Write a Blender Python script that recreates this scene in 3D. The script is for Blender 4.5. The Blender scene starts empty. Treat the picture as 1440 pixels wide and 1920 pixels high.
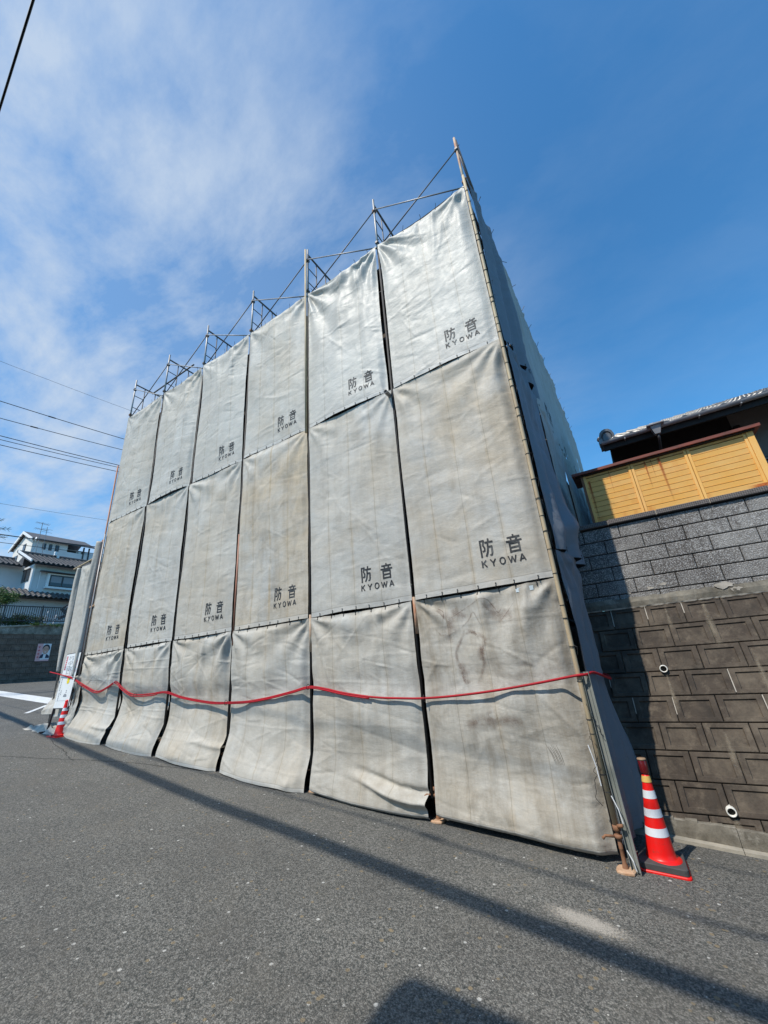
import bpy, bmesh, math, random
import numpy as np
from mathutils import Matrix, Vector

scene = bpy.context.scene
COL = scene.collection
R = math.radians

# ------------------------------------------------------------------ camera
cam_d = bpy.data.cameras.new('camera')
cam = bpy.data.objects.new('camera', cam_d)
COL.objects.link(cam)
cam_d.sensor_fit = 'HORIZONTAL'
cam_d.sensor_width = 36.0
cam_d.lens = 18.605
cam_d.clip_start = 0.05
cam_d.clip_end = 2000
right = Vector((0.8393938, 0.5383892, -0.0745330))
down = Vector((-0.2528746, 0.2654551, -0.9303698))
fwd = Vector((-0.4811159, 0.7997942, 0.3589663))
M = Matrix((right, -down, -fwd)).transposed().to_4x4()
M.translation = Vector((11.6808, -4.7694, -0.7670))
cam.matrix_world = M
scene.camera = cam

# ------------------------------------------------------------------ sky and sun
SUN_EL = 55.0
SUN_AZ = Vector((0.313, 0.950))            # horizontal travel direction of the light
world = bpy.data.worlds.new('World')
scene.world = world
world.use_nodes = True
wt = world.node_tree
for n in list(wt.nodes):
    wt.nodes.remove(n)


def wn(t, **k):
    n = wt.nodes.new(t)
    for a, b in k.items():
        setattr(n, a, b)
    return n


sky = wn('ShaderNodeTexSky', sky_type='NISHITA')
sky.sun_disc = False
sky.sun_elevation = R(SUN_EL)
sky.sun_rotation = R(198.2)
sky.altitude = 0
sky.air_density = 1.15
sky.dust_density = 0.35
sky.ozone_density = 3.2
geo = wn('ShaderNodeTexCoord')
sep = wn('ShaderNodeSeparateXYZ')
wt.links.new(geo.outputs['Generated'], sep.inputs[0])


def wmath(op, a, b=None, clamp=False):
    n = wn('ShaderNodeMath', operation=op)
    n.use_clamp = clamp
    for i, v in enumerate((a, b)):
        if v is None:
            continue
        if isinstance(v, (int, float)):
            n.inputs[i].default_value = v
        else:
            wt.links.new(v, n.inputs[i])
    return n.outputs[0]


zc = wmath('ADD', wmath('MAXIMUM', sep.outputs[2], 0.0), 0.22)
px = wmath('DIVIDE', sep.outputs[0], zc)
py = wmath('DIVIDE', sep.outputs[1], zc)
comb = wn('ShaderNodeCombineXYZ')
wt.links.new(px, comb.inputs[0])
wt.links.new(py, comb.inputs[1])
mp = wn('ShaderNodeMapping')
mp.inputs['Rotation'].default_value = (0, 0, R(-12))
mp.inputs['Location'].default_value = (1.7, 3.1, 0)
mp.inputs['Scale'].default_value = (0.85, 1.35, 1)
wt.links.new(comb.outputs[0], mp.inputs[0])
n1 = wn('ShaderNodeTexNoise')
n1.inputs['Scale'].default_value = 2.3
n1.inputs['Detail'].default_value = 12
n1.inputs['Roughness'].default_value = 0.62
n1.inputs['Distortion'].default_value = 0.18
wt.links.new(mp.outputs[0], n1.inputs[0])
mr = wn('ShaderNodeMapRange')
mr.inputs[1].default_value = 0.42
mr.inputs[2].default_value = 0.62
wt.links.new(n1.outputs[0], mr.inputs[0])
# the thin cloud bank covers the western part of the sky and clears towards the east
mw = wn('ShaderNodeMapRange')
mw.interpolation_type = 'SMOOTHSTEP'
mw.inputs[1].default_value = 0.12
mw.inputs[2].default_value = -0.62
wt.links.new(sep.outputs[0], mw.inputs[0])
cl = wmath('MULTIPLY', mr.outputs[0], wmath('ADD', wmath('MULTIPLY', mw.outputs[0], 0.66), 0.05))
veil = wmath('MULTIPLY', mw.outputs[0], 0.20)
cl = wmath('ADD', cl, veil, True)
mix = wn('ShaderNodeMix', data_type='RGBA')
wt.links.new(cl, mix.inputs[0])
tint = wn('ShaderNodeMix', data_type='RGBA', blend_type='MULTIPLY')
tint.inputs[0].default_value = 1.0
tint.inputs[7].default_value = (0.53, 1.15, 1.44, 1)
wt.links.new(sky.outputs[0], tint.inputs[6])
wt.links.new(tint.outputs[2], mix.inputs[6])
mix.inputs[7].default_value = (4.3, 5.1, 6.2, 1)
bg = wn('ShaderNodeBackground')
bg.inputs[1].default_value = 0.13
wt.links.new(mix.outputs[2], bg.inputs[0])
wo = wn('ShaderNodeOutputWorld')
wt.links.new(bg.outputs[0], wo.inputs[0])

sd = bpy.data.lights.new('sun', 'SUN')
sd.energy = 4.5
sd.angle = R(0.53)
sd.color = (1.0, 0.935, 0.83)
so = bpy.data.objects.new('sun', sd)
COL.objects.link(so)
dirv = Vector((SUN_AZ.x, SUN_AZ.y, -math.tan(R(SUN_EL)))).normalized()
so.rotation_euler = dirv.to_track_quat('-Z', 'Y').to_euler()
so.location = (0, -20, 30)

scene.view_settings.view_transform = 'Standard'
scene.view_settings.look = 'None'
scene.view_settings.gamma = 1
scene.view_settings.use_curve_mapping = False
scene.view_settings.exposure = 0.06

rng = np.random.default_rng(7)
random.seed(7)


def G(x):
    x = min(max(x, -23.0), 30.0)
    return -2.58 + 0.078 * (10.97 - x)


# ------------------------------------------------------------------ materials
class NT:
    """tiny node-graph helper"""
    def __init__(self, name):
        self.m = bpy.data.materials.new(name)
        self.m.use_nodes = True
        self.t = self.m.node_tree
        for n in list(self.t.nodes):
            self.t.nodes.remove(n)
        self.out = self.n('ShaderNodeOutputMaterial')
        self.b = self.n('ShaderNodeBsdfPrincipled')
        self.t.links.new(self.b.outputs[0], self.out.inputs[0])

    def n(self, t, **k):
        n = self.t.nodes.new(t)
        for a, b in k.items():
            setattr(n, a, b)
        return n

    def put(self, sock, v):
        if isinstance(v, bpy.types.NodeSocket):
            self.t.links.new(v, sock)
        elif isinstance(v, (tuple, list)) and len(v) == 3 and sock.type == 'RGBA':
            sock.default_value = (*v, 1)
        else:
            sock.default_value = v

    def coord(self, kind='Object', scale=(1, 1, 1), rnd=True, rot=(0, 0, 0)):
        tc = self.n('ShaderNodeTexCoord')
        mp = self.n('ShaderNodeMapping')
        mp.inputs['Scale'].default_value = scale
        mp.inputs['Rotation'].default_value = rot
        self.t.links.new(tc.outputs[kind], mp.inputs[0])
        if rnd:
            oi = self.n('ShaderNodeObjectInfo')
            v = self.n('ShaderNodeVectorMath', operation='SCALE')
            v.inputs[0].default_value = (37, 53, 71)
            self.t.links.new(oi.outputs['Random'], v.inputs['Scale'])
            self.t.links.new(v.outputs[0], mp.inputs['Location'])
        return mp.outputs[0]

    def noise(self, vec, scale, detail=4, rough=0.55, dist=0.0):
        n = self.n('ShaderNodeTexNoise')
        self.put(n.inputs[0], vec)
        n.inputs['Scale'].default_value = scale
        n.inputs['Detail'].default_value = detail
        n.inputs['Roughness'].default_value = rough
        n.inputs['Distortion'].default_value = dist
        return n.outputs[0]

    def vor(self, vec, scale, feature='F1', out='Distance', rnd=1.0):
        n = self.n('ShaderNodeTexVoronoi', feature=feature)
        self.put(n.inputs['Vector'], vec)
        n.inputs['Scale'].default_value = scale
        if 'Randomness' in n.inputs:
            n.inputs['Randomness'].default_value = rnd
        return n.outputs[out]

    def ramp(self, v, a, b, lo=0.0, hi=1.0, smooth=False):
        n = self.n('ShaderNodeMapRange')
        if smooth:
            n.interpolation_type = 'SMOOTHSTEP'
        self.put(n.inputs[0], v)
        for i, x in enumerate((a, b, lo, hi)):
            self.put(n.inputs[i + 1], x)
        return n.outputs[0]

    def math(self, op, a, b=None, c=None, clamp=False):
        n = self.n('ShaderNodeMath', operation=op)
        n.use_clamp = clamp
        for i, v in enumerate((a, b, c)):
            if v is not None:
                self.put(n.inputs[i], v)
        return n.outputs[0]

    def mix(self, f, a, b, mode='MIX'):
        n = self.n('ShaderNodeMix', data_type='RGBA', blend_type=mode)
        self.put(n.inputs[0], f)
        self.put(n.inputs[6], a)
        self.put(n.inputs[7], b)
        return n.outputs[2]

    def attr(self, name):
        n = self.n('ShaderNodeAttribute', attribute_type='OBJECT', attribute_name=name)
        return n.outputs['Fac']

    def bump(self, h, strength=0.5, dist=0.01, prev=None):
        n = self.n('ShaderNodeBump')
        self.put(n.inputs['Height'], h)
        n.inputs['Strength'].default_value = strength
        n.inputs['Distance'].default_value = dist
        if prev is not None:
            self.put(n.inputs['Normal'], prev)
        return n.outputs[0]

    def fin(self, color, rough=0.6, normal=None, metal=0.0, spec=None):
        self.put(self.b.inputs['Base Color'], color)
        self.put(self.b.inputs['Roughness'], rough)
        self.put(self.b.inputs['Metallic'], metal)
        if spec is not None:
            self.put(self.b.inputs['Specular IOR Level'], spec)
        if normal is not None:
            self.put(self.b.inputs['Normal'], normal)
        return self.m


def mottled(name, c1, c2, scale=3.0, rough=0.7, bump=0.2, bd=0.004, metal=0.0, fine=40, kind='Object', stretch=(1, 1, 1)):
    k = NT(name)
    v = k.coord(kind, stretch)
    f = k.ramp(k.noise(v, scale, 6, 0.6), 0.32, 0.68)
    c = k.mix(f, c1, c2)
    return k.fin(c, rough, k.bump(k.noise(v, fine, 4, 0.65), bump, bd), metal)


# asphalt
k = NT('asphalt')
v = k.coord('Object', rnd=False)
cell = k.vor(v, 105, out='Color')
cs = k.n('ShaderNodeSeparateColor')
k.put(cs.inputs[0], cell)
fine = k.noise(v, 240, 3, 0.7)
c = k.mix(k.ramp(cs.outputs[0], 0.15, 1.0), (0.038, 0.037, 0.035), (0.35, 0.338, 0.305))
c = k.mix(k.ramp(fine, 0.3, 0.75), c, (0.19, 0.182, 0.163))
gap = k.ramp(k.vor(v, 105, 'F1'), 0.35, 0.8)
clump = k.noise(v, 46, 5, .8)
c = k.mix(k.math('MULTIPLY', gap, 0.45), c, (0.03, 0.03, 0.028))
c = k.mix(k.ramp(clump, .40, .50, .85, 0), c, (0.032, 0.039, 0.036))
c = k.mix(k.ramp(clump, .57, .66, 0, .62), c, (0.36, 0.35, 0.318))
chip = k.vor(v, 21, out='Color')
ch = k.n('ShaderNodeSeparateColor')
k.put(ch.inputs[0], chip)
chd = k.vor(v, 21)
m1 = k.math('MULTIPLY', k.ramp(ch.outputs[1], 0.972, 0.976), k.ramp(chd, 0.30, 0.22))
c = k.mix(m1, c, (0.55, 0.54, 0.50))
m2 = k.math('MULTIPLY', k.ramp(ch.outputs[2], 0.93, 0.935), k.ramp(chd, 0.34, 0.26))
c = k.mix(m2, c, (0.24, 0.19, 0.12))
big = k.noise(v, 0.9, 6, 0.65)
c = k.mix(k.ramp(big, 0.35, 0.65, 0, 0.42), c, (0.07, 0.066, 0.060))
oil = k.ramp(k.noise(k.coord('Object', (.5, 1.6, 1), rnd=False), 1.3, 6, .7), .60, .74, 0, .38)
c = k.mix(oil, c, (0.045, 0.044, 0.042))
drt = k.ramp(k.noise(v, 1.7, 6, 0.7), 0.52, 0.75, 0, 0.40)
c = k.mix(drt, c, (0.16, 0.145, 0.12))
h = k.math('SUBTRACT', k.math('MULTIPLY', cs.outputs[0], 0.5), gap)
nb = k.bump(h, 0.7, 0.004)
nb = k.bump(clump, .6, .008, nb)
nb = k.bump(fine, 0.4, 0.002, nb)
M_ASPHALT = k.fin(c, 0.83, nb, spec=0.35)

M_SAND = None
k = NT('pale_spilled_grit')
v = k.coord('Object', rnd=False)
c = k.mix(k.ramp(k.noise(v, 90, 3, .6), .4, .6), (0.30, 0.28, 0.24), (0.42, 0.38, 0.33))
# ragged see-through edge: grains thin out away from the middle of the spill
tc = k.n('ShaderNodeTexCoord')
ln = k.n('ShaderNodeVectorMath', operation='LENGTH')
mpn = k.n('ShaderNodeMapping')
mpn.inputs['Scale'].default_value = (2.0, 6.0, 1)
k.put(mpn.inputs[0], tc.outputs['Object'])
k.put(ln.inputs[0], mpn.outputs[0])
cov = k.math('SUBTRACT', k.ramp(ln.outputs['Value'], 0.0, 1.0, 0.92, 0.12), k.noise(v, 48, 5, .85))
a = k.ramp(cov, -0.10, 0.16, 0, .85)
tr = k.n('ShaderNodeBsdfTransparent')
ms = k.n('ShaderNodeMixShader')
k.put(ms.inputs[0], a)
k.t.links.new(tr.outputs[0], ms.inputs[1])
k.t.links.new(k.b.outputs[0], ms.inputs[2])
k.t.links.new(ms.outputs[0], k.out.inputs[0])
M_GRIT = k.fin(c, 0.95)

k = NT('road_paint')
v = k.coord('Object', rnd=False)
c = k.mix(k.ramp(k.noise(v, 6, 6, .7), .35, .75), (0.78, 0.78, 0.76), (0.5, 0.5, 0.48))
M_PAINT = k.fin(c, 0.6, k.bump(k.noise(v, 120, 3), .4, .003))

# soundproof sheet cloth
def cloth_material(name):
    k = NT(name)
    v = k.coord('Object')
    uv = k.n('ShaderNodeUVMap').outputs[0]
    su = k.n('ShaderNodeSeparateXYZ')
    k.put(su.inputs[0], uv)
    U, V = su.outputs[0], su.outputs[1]
    blue_shade = k.attr('blue_shade')
    dirt, warm, gloss = k.attr('dirt'), k.attr('warm'), k.attr('gloss')
    base = k.mix(k.ramp(k.noise(v, 0.9, 5, .6), .35, .68), (0.425, 0.415, 0.382), (0.515, 0.503, 0.463))
    wv = k.math('MULTIPLY', k.ramp(k.noise(v, 0.65, 5, .65, .3), .40, .66), warm, clamp=True)
    base = k.mix(wv, base, (0.47, 0.385, 0.27))
    # dirt that ran down the cloth
    vs = k.coord('Object', (2.2, 2.2, 0.35))
    st = k.math('MULTIPLY', k.ramp(k.noise(vs, 2.2, 7, .7), .44, .74), dirt, clamp=True)
    base = k.mix(st, base, (0.235, 0.190, 0.132))
    bl = k.math('MULTIPLY', k.ramp(k.noise(v, 2.3, 7, .72, .6), .50, .76), dirt, clamp=True)
    base = k.mix(k.math('MULTIPLY', bl, .85), base, (0.185, 0.155, 0.115))
    # sewn seams with stained threads
    wob = k.math('MULTIPLY', k.math('SUBTRACT', k.noise(v, 1.2, 2), .5), .006)
    for s, wgt in ((.235, .7), (.49, 1.0), (.745, .8)):
        d = k.math('ABSOLUTE', k.math('SUBTRACT', k.math('ADD', U, wob), s))
        band = k.math('MULTIPLY', k.ramp(d, 0.004, 0.024, 1, 0), k.ramp(k.noise(vs, 5, 5, .7), .38, .68))
        band = k.math('MULTIPLY', band, k.math('MULTIPLY', warm, wgt * .95), clamp=True)
        base = k.mix(band, base, (0.40, 0.30, 0.175))
        line = k.math('MULTIPLY', k.ramp(d, 0.0014, 0.0034, 1, 0), 0.60)
        base = k.mix(line, base, (0.26, 0.235, 0.19))
    # rust blotches
    rs = k.math('MULTIPLY', k.ramp(k.noise(v, 1.4, 8, .75, 1.0), .68, .80), warm, clamp=True)
    base = k.mix(k.math('MULTIPLY', rs, .75), base, (0.36, 0.19, 0.08))
    # pale welded hems
    hm = k.ramp(V, 0.9795, 0.981)
    base = k.mix(k.math('MULTIPLY', hm, .38), base, (0.56, 0.555, 0.53))
    hl = k.ramp(k.math('ABSOLUTE', k.math('SUBTRACT', V, 0.9795)), 0.0008, 0.0016, 1, 0)
    base = k.mix(k.math('MULTIPLY', hl, .6), base, (0.2, 0.18, 0.15))
    base = k.mix(blue_shade, base, (0.15, 0.165, 0.195))  # bluish tint puts some of the return's shade into the cloth colour
    # woven threads and creases
    weave = k.noise(k.coord('Object', (1, 1, 0.12)), 190, 2, .6)
    weave2 = k.noise(k.coord('Object', (0.12, 0.12, 1)), 190, 2, .6)
    wsum = k.math('ADD', weave, weave2)
    base = k.mix(k.ramp(wsum, .7, 1.3, 0.16, 0), base, (0.24, 0.23, 0.21))
    cr = k.vor(k.coord('Object', (1.0, 1.0, 1.9)), 3.1, 'DISTANCE_TO_EDGE')
    crw = k.ramp(cr, 0.0, 0.05, 1, 0)
    crm = k.ramp(k.noise(v, 2.2, 3), .45, .62)
    nb = k.bump(k.noise(k.coord('Object', (1, 1, 1.9)), 6.5, 7, .60, .25), 0.55, 0.014)
    nb = k.bump(k.noise(k.coord('Object', (1.6, 1.6, .5)), 24, 5, .7), 0.42, 0.006, nb)
    nb = k.bump(k.math('MULTIPLY', crw, crm), 0.10, 0.006, nb)
    nb = k.bump(wsum, 0.22, 0.0015, nb)
    rough = k.math('SUBTRACT', k.ramp(k.noise(v, 9, 4), .3, .7, .60, .74), k.math('MULTIPLY', gloss, .15))
    # thick sheet lets a touch of light through
    k.fin(base, rough, nb, spec=0.45)
    return k.m


M_CLOTH = cloth_material('soundproof_cloth')
k = NT('printed_ink')
v = k.coord('Object')
wear = k.math('MULTIPLY', k.ramp(k.noise(v, 7, 6, .75), .50, .70), k.attr('fade'), clamp=True)
c = k.mix(wear, (0.018, 0.019, 0.022), (0.40, 0.405, 0.39))
M_INK = k.fin(c, 0.65, k.bump(k.noise(k.coord('Object', (1, 1, 1.7)), 7.5, 6, .62, .35), 0.5, 0.018))
k = NT('stain_brown')
v = k.coord('Object')
tr = k.n('ShaderNodeBsdfTransparent')
ms = k.n('ShaderNodeMixShader')
ca_ = k.n('ShaderNodeAttribute', attribute_type='GEOMETRY', attribute_name='cov').outputs['Fac']
k.put(ms.inputs[0], k.math('MULTIPLY', k.math('POWER', ca_, .8), k.ramp(k.noise(v, 9, 7, .8), .38, .66, 0.06, 0.55)))
k.t.links.new(tr.outputs[0], ms.inputs[1])
k.t.links.new(k.b.outputs[0], ms.inputs[2])
k.t.links.new(ms.outputs[0], k.out.inputs[0])
M_STAIN = k.fin((0.17, 0.10, 0.07), .85)

M_STEEL = mottled('galvanised_steel', (0.34, 0.34, 0.34), (0.22, 0.21, 0.20), 6, .5, .15, .002, .55)
M_STEELD = mottled('dull_dark_steel', (0.10, 0.10, 0.105), (0.16, 0.14, 0.13), 6, .55, .2, .002, .4)
M_POLE = mottled('weathered_tan_pole', (0.50, 0.40, 0.25), (0.36, 0.27, 0.17), 4, .6, .3, .003, 0, stretch=(3, 3, .6))
k = NT('rusty_pole')
v = k.coord('Object', (2, 2, .7))
c = k.mix(k.ramp(k.noise(v, 2.2, 6, .7), .45, .6), (0.47, 0.40, 0.30), (0.36, 0.14, 0.06))
M_RUSTPOLE = k.fin(c, .65, k.bump(k.noise(v, 30, 4), .3, .003))
M_ORANGE = mottled('orange_painted_pole', (0.40, 0.17, 0.10), (0.26, 0.13, 0.09), 4, .55, .2, .002)
M_RUST = mottled('rust', (0.26, 0.12, 0.055), (0.20, 0.10, 0.06), 14, .8, .6, .004)
M_RUSTPALE = mottled('pale_rusted_plate', (0.52, 0.36, 0.24), (0.40, 0.22, 0.12), 16, .8, .6, .004)
M_WIRE = mottled('black_wire', (0.018, 0.018, 0.018), (0.03, 0.03, 0.03), 10, .6)
M_CABLE = mottled('cable_rubber', (0.022, 0.024, 0.028), (0.035, 0.037, 0.04), 10, .6)
k = NT('red_hose')
v = k.coord('Object')
c = k.mix(k.ramp(k.noise(v, 4, 5, .7), .35, .7), (0.40, 0.004, 0.014), (0.30, 0.015, 0.022))
M_HOSE = k.fin(c, .55, k.bump(k.noise(v, 40, 3), .15, .002), spec=.25)
M_SHADEPOST = mottled('shade_black_post', (0.030, 0.028, 0.027), (0.05, 0.042, 0.036), 6, .7)  # steel post colour blackened to give the shade inside the gaps
M_CHANNEL = mottled('grey_green_channel', (0.20, 0.225, 0.205), (0.28, 0.29, 0.27), 5, .55, .2, .002, .2)
M_DECK = mottled('deck_steel', (0.10, 0.10, 0.10), (0.06, 0.055, 0.05), 4, .7)
M_OLDWOOD = mottled('old_dark_boards', (0.05, 0.04, 0.03), (0.08, 0.06, 0.045), 3, .85)
M_BLACK = mottled('near_black', (0.008, 0.008, 0.008), (0.012, 0.012, 0.012), 3, .9)

# retaining blocks
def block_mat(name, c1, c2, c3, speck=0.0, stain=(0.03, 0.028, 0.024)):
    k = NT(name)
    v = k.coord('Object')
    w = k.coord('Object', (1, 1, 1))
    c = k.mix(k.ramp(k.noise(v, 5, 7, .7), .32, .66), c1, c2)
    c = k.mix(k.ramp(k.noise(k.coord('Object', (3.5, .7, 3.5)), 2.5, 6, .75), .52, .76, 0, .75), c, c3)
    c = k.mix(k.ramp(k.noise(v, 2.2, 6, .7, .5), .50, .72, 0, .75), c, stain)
    gp = k.n('ShaderNodeNewGeometry').outputs['Position']
    if speck:
        c = k.mix(k.ramp(k.noise(gp, 1.25, 4, .6), .46, .66, 0, .55), c, (0.33, 0.322, 0.305))
        gv = k.n('ShaderNodeMapping')
        gv.inputs['Scale'].default_value = (6, 6, .9)
        k.put(gv.inputs[0], gp)
        c = k.mix(k.ramp(k.noise(gv.outputs[0], 1.1, 6, .7), .48, .66, 0, .7), c, (0.045, 0.038, 0.034))
        c = k.mix(k.ramp(k.noise(gp, 5.5, 6, .75), .52, .68, 0, .75), c, (0.055, 0.045, 0.042))
    else:
        c = k.mix(k.ramp(k.noise(gp, 2.0, 6, .7), .48, .70, 0, .6), c, c3)
        c = k.mix(k.ramp(k.noise(gp, 11, 6, .8), .55, .70, 0, .5), c, stain)
    if speck:
        s = k.noise(v, 85, 3, .8)
        c = k.mix(k.ramp(s, .50, .62, 0, speck), c, (0.62, 0.62, 0.62))
        c = k.mix(k.ramp(k.vor(v, 70), .0, .35, .55, 0), c, (0.03, 0.03, 0.03))
    nb = k.bump(k.noise(v, 60, 5, .75), .55, .006)
    if speck:
        nb = k.bump(k.vor(v, 65), .7, .006, nb)
    return k.fin(c, .9, nb)


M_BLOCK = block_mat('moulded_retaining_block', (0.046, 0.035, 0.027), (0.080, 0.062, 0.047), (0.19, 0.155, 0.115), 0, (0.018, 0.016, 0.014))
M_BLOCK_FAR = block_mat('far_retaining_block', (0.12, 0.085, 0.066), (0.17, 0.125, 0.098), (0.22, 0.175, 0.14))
M_CMU = block_mat('split_face_block', (0.080, 0.069, 0.062), (0.145, 0.135, 0.125), (0.30, 0.29, 0.275), .7, (0.045, 0.038, 0.035))
M_MORTAR = mottled('joint_mortar', (0.16, 0.145, 0.125), (0.06, 0.054, 0.048), 3, .95, .5, .004)
M_MORTARD = mottled('dark_joint', (0.035, 0.030, 0.026), (0.02, 0.018, 0.016), 3, .95)
M_MORTARL = mottled('pale_mortar', (0.50, 0.46, 0.40), (0.30, 0.27, 0.23), 8, .95, .5, .004)
k = NT('mossy_concrete')
v = k.coord('Object', rnd=False)
c = k.mix(k.ramp(k.noise(v, 3, 7, .72), .35, .65), (0.085, 0.075, 0.058), (0.28, 0.255, 0.21))
c = k.mix(k.ramp(k.noise(v, 1.6, 7, .75, .6), .56, .72, 0, .8), c, (0.55, 0.52, 0.46))
c = k.mix(k.ramp(k.noise(v, 4.2, 5, .7), .6, .75, 0, .7), c, (0.05, 0.055, 0.03))
M_MOSSC = k.fin(c, .92, k.bump(k.noise(v, 40, 5, .75), .6, .008))
M_KERB = mottled('pale_kerb', (0.42, 0.38, 0.31), (0.26, 0.24, 0.20), 4, .9, .5, .005)
k = NT('pvc_white')
v = k.coord('Object')
M_PVC = k.fin(k.mix(k.ramp(k.noise(v, 12, 5), .45, .75), (0.78, 0.77, 0.72), (0.55, 0.53, 0.45)), .4)
# coping with diamond relief
k = NT('patterned_coping')
v = k.coord('Object', (1, 1, 1), rot=(0, R(45), 0))
ck = k.n('ShaderNodeTexChecker')
k.put(ck.inputs[0], v)
ck.inputs['Scale'].default_value = 62
c = k.mix(ck.outputs['Fac'], (0.075, 0.066, 0.064), (0.20, 0.18, 0.17))
c = k.mix(k.ramp(k.noise(v, 5, 5, .7), .5, .75, 0, .6), c, (0.045, 0.04, 0.038))
M_COPING = k.fin(c, .9, k.bump(ck.outputs['Fac'], .8, .006))

# yellow shutter with rust bleeding
k = NT('yellow_shutter_paint')
v = k.coord('Object', rnd=True)
vd = k.coord('Object', (5.0, 1, .45))
c = k.mix(k.ramp(k.noise(v, 1.7, 5, .6), .35, .7), (0.84, 0.44, 0.095), (0.85, 0.51, 0.17))
r1 = k.math('MULTIPLY', k.ramp(k.noise(vd, 1.0, 5, .65), .52, .72), k.attr('rust'), clamp=True)
c = k.mix(r1, c, (0.62, 0.17, 0.025))
M_YELLOW = k.fin(c, .48, k.bump(k.noise(v, 25, 4), .12, .003))
M_YGROOVE = mottled('dark_groove', (0.10, 0.06, 0.02), (0.16, 0.09, 0.03), 5, .8)  # dark brown backing behind the slats
M_RUSTRUN = None
k = NT('rust_run')
v = k.coord('Object', (8, 8, 1))
tr = k.n('ShaderNodeBsdfTransparent')
ms = k.n('ShaderNodeMixShader')
uvn = k.n('ShaderNodeUVMap').outputs[0]
sx = k.n('ShaderNodeSeparateXYZ')
k.put(sx.inputs[0], uvn)
edge = k.ramp(k.math('ABSOLUTE', k.math('SUBTRACT', sx.outputs[0], .5)), .05, .5, 1, 0, True)
al = k.math('MULTIPLY', k.math('MULTIPLY', edge, k.ramp(sx.outputs[1], 0, 1, 1, .05)), k.ramp(k.noise(v, 3, 5), .3, .6, .6, 1))
k.put(ms.inputs[0], al)
k.t.links.new(tr.outputs[0], ms.inputs[1])
k.t.links.new(k.b.outputs[0], ms.inputs[2])
k.t.links.new(ms.outputs[0], k.out.inputs[0])
M_RUSTRUN = k.fin((0.42, 0.085, 0.012), .8)
M_REDCAP = mottled('rusty_red_cap', (0.26, 0.055, 0.030), (0.10, 0.040, 0.030), 5, .6, .4, .004, .1, stretch=(1, 3, 3))
M_EAVE = mottled('dark_eave_wood', (0.014, 0.011, 0.010), (0.022, 0.018, 0.015), 5, .8)
M_PLASTER = mottled('grey_brown_plaster', (0.20, 0.18, 0.16), (0.15, 0.135, 0.12), 4, .9)
k = NT('silver_kawara')
v = k.coord('Object')
c = k.mix(k.ramp(k.noise(v, 5, 5, .7), .35, .7), (0.055, 0.058, 0.064), (0.12, 0.123, 0.13))
M_KAWARA = k.fin(c, .32, k.bump(k.noise(v, 30, 4), .2, .003), spec=.6)
M_ROOFD = mottled('dark_roof_tile', (0.060, 0.058, 0.062), (0.105, 0.098, 0.096), 3, .55, .3, .01)
M_GUTTER = mottled('grey_gutter', (0.30, 0.30, 0.31), (0.20, 0.20, 0.21), 5, .45)
M_WHITEWALL = mottled('pale_render', (0.66, 0.68, 0.70), (0.56, 0.58, 0.60), .8, .85, .2, .004, fine=8)
M_CREAMWALL = mottled('cream_render', (0.74, 0.71, 0.66), (0.64, 0.61, 0.57), .8, .85, .2, .004, fine=8)
M_WHITETRIM = mottled('white_trim', (0.80, 0.81, 0.82), (0.70, 0.71, 0.72), 3, .5)
M_DARKTRIM = mottled('dark_trim', (0.045, 0.038, 0.040), (0.03, 0.028, 0.03), 3, .5)
k = NT('window_glass')
M_GLASS = k.fin((0.035, 0.042, 0.05), .08, spec=.7)
k = NT('cone_red')
v = k.coord('Object')
c = k.mix(k.ramp(k.noise(v, 5, 5, .7), .5, .75, 0, .6), (0.80, 0.008, 0.006), (0.55, 0.03, 0.018))
c = k.mix(k.ramp(k.noise(v, 14, 6, .8), .58, .70, 0, .5), c, (0.20, 0.06, 0.04))
M_CONE = k.fin(c, .38, k.bump(k.noise(v, 30, 3), .08, .002))
M_REFLECT = mottled('white_reflective_band', (0.74, 0.77, 0.82), (0.62, 0.66, 0.71), 8, .35)
M_YTAPE = mottled('yellow_tape', (0.74, 0.50, 0.12), (0.66, 0.42, 0.12), 8, .5)
M_RUBBER = mottled('black_rubber', (0.045, 0.045, 0.046), (0.075, 0.073, 0.072), 7, .8, .4, .003)
k = NT('dark_red_lens')
M_LENS = k.fin((0.11, 0.008, 0.010), .15, spec=.7)
M_LAMPTOP = mottled('lamp_top', (0.30, 0.20, 0.12), (0.22, 0.14, 0.09), 12, .5)
M_SIGN = mottled('white_board', (0.78, 0.80, 0.80), (0.70, 0.72, 0.72), 3, .4)
def flat(name, c, r=.6):
    return mottled(name, c, tuple(x * .85 for x in c), 20, r, .05)
M_PR = flat('print_red', (0.62, 0.05, 0.07))
M_PG = flat('print_grey', (0.28, 0.30, 0.33))
M_PB = flat('print_black', (0.03, 0.03, 0.04))
M_PY = flat('print_yellow', (0.80, 0.62, 0.03))
M_PSKIN = flat('print_skin', (0.62, 0.36, 0.27))
M_PPINK = flat('print_pink', (0.75, 0.42, 0.42))
M_PNAVY = flat('print_navy', (0.03, 0.035, 0.07))
M_PWHITE = flat('print_white', (0.78, 0.78, 0.80))
M_LEAF = mottled('leaf_green', (0.055, 0.115, 0.022), (0.10, 0.16, 0.035), 2, .55)
M_LEAFD = mottled('dark_leaf', (0.020, 0.036, 0.014), (0.045, 0.060, 0.022), 2, .6)
M_LEAFH = mottled('hedge_leaf', (0.035, 0.065, 0.018), (0.065, 0.10, 0.03), 2, .6)
M_BARK = mottled('bark', (0.07, 0.055, 0.045), (0.11, 0.09, 0.07), 9, .9, .5, .01)
M_SOIL = mottled('soil_and_gravel', (0.12, 0.10, 0.075), (0.18, 0.155, 0.12), 2, .95, .5, .01)


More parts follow.
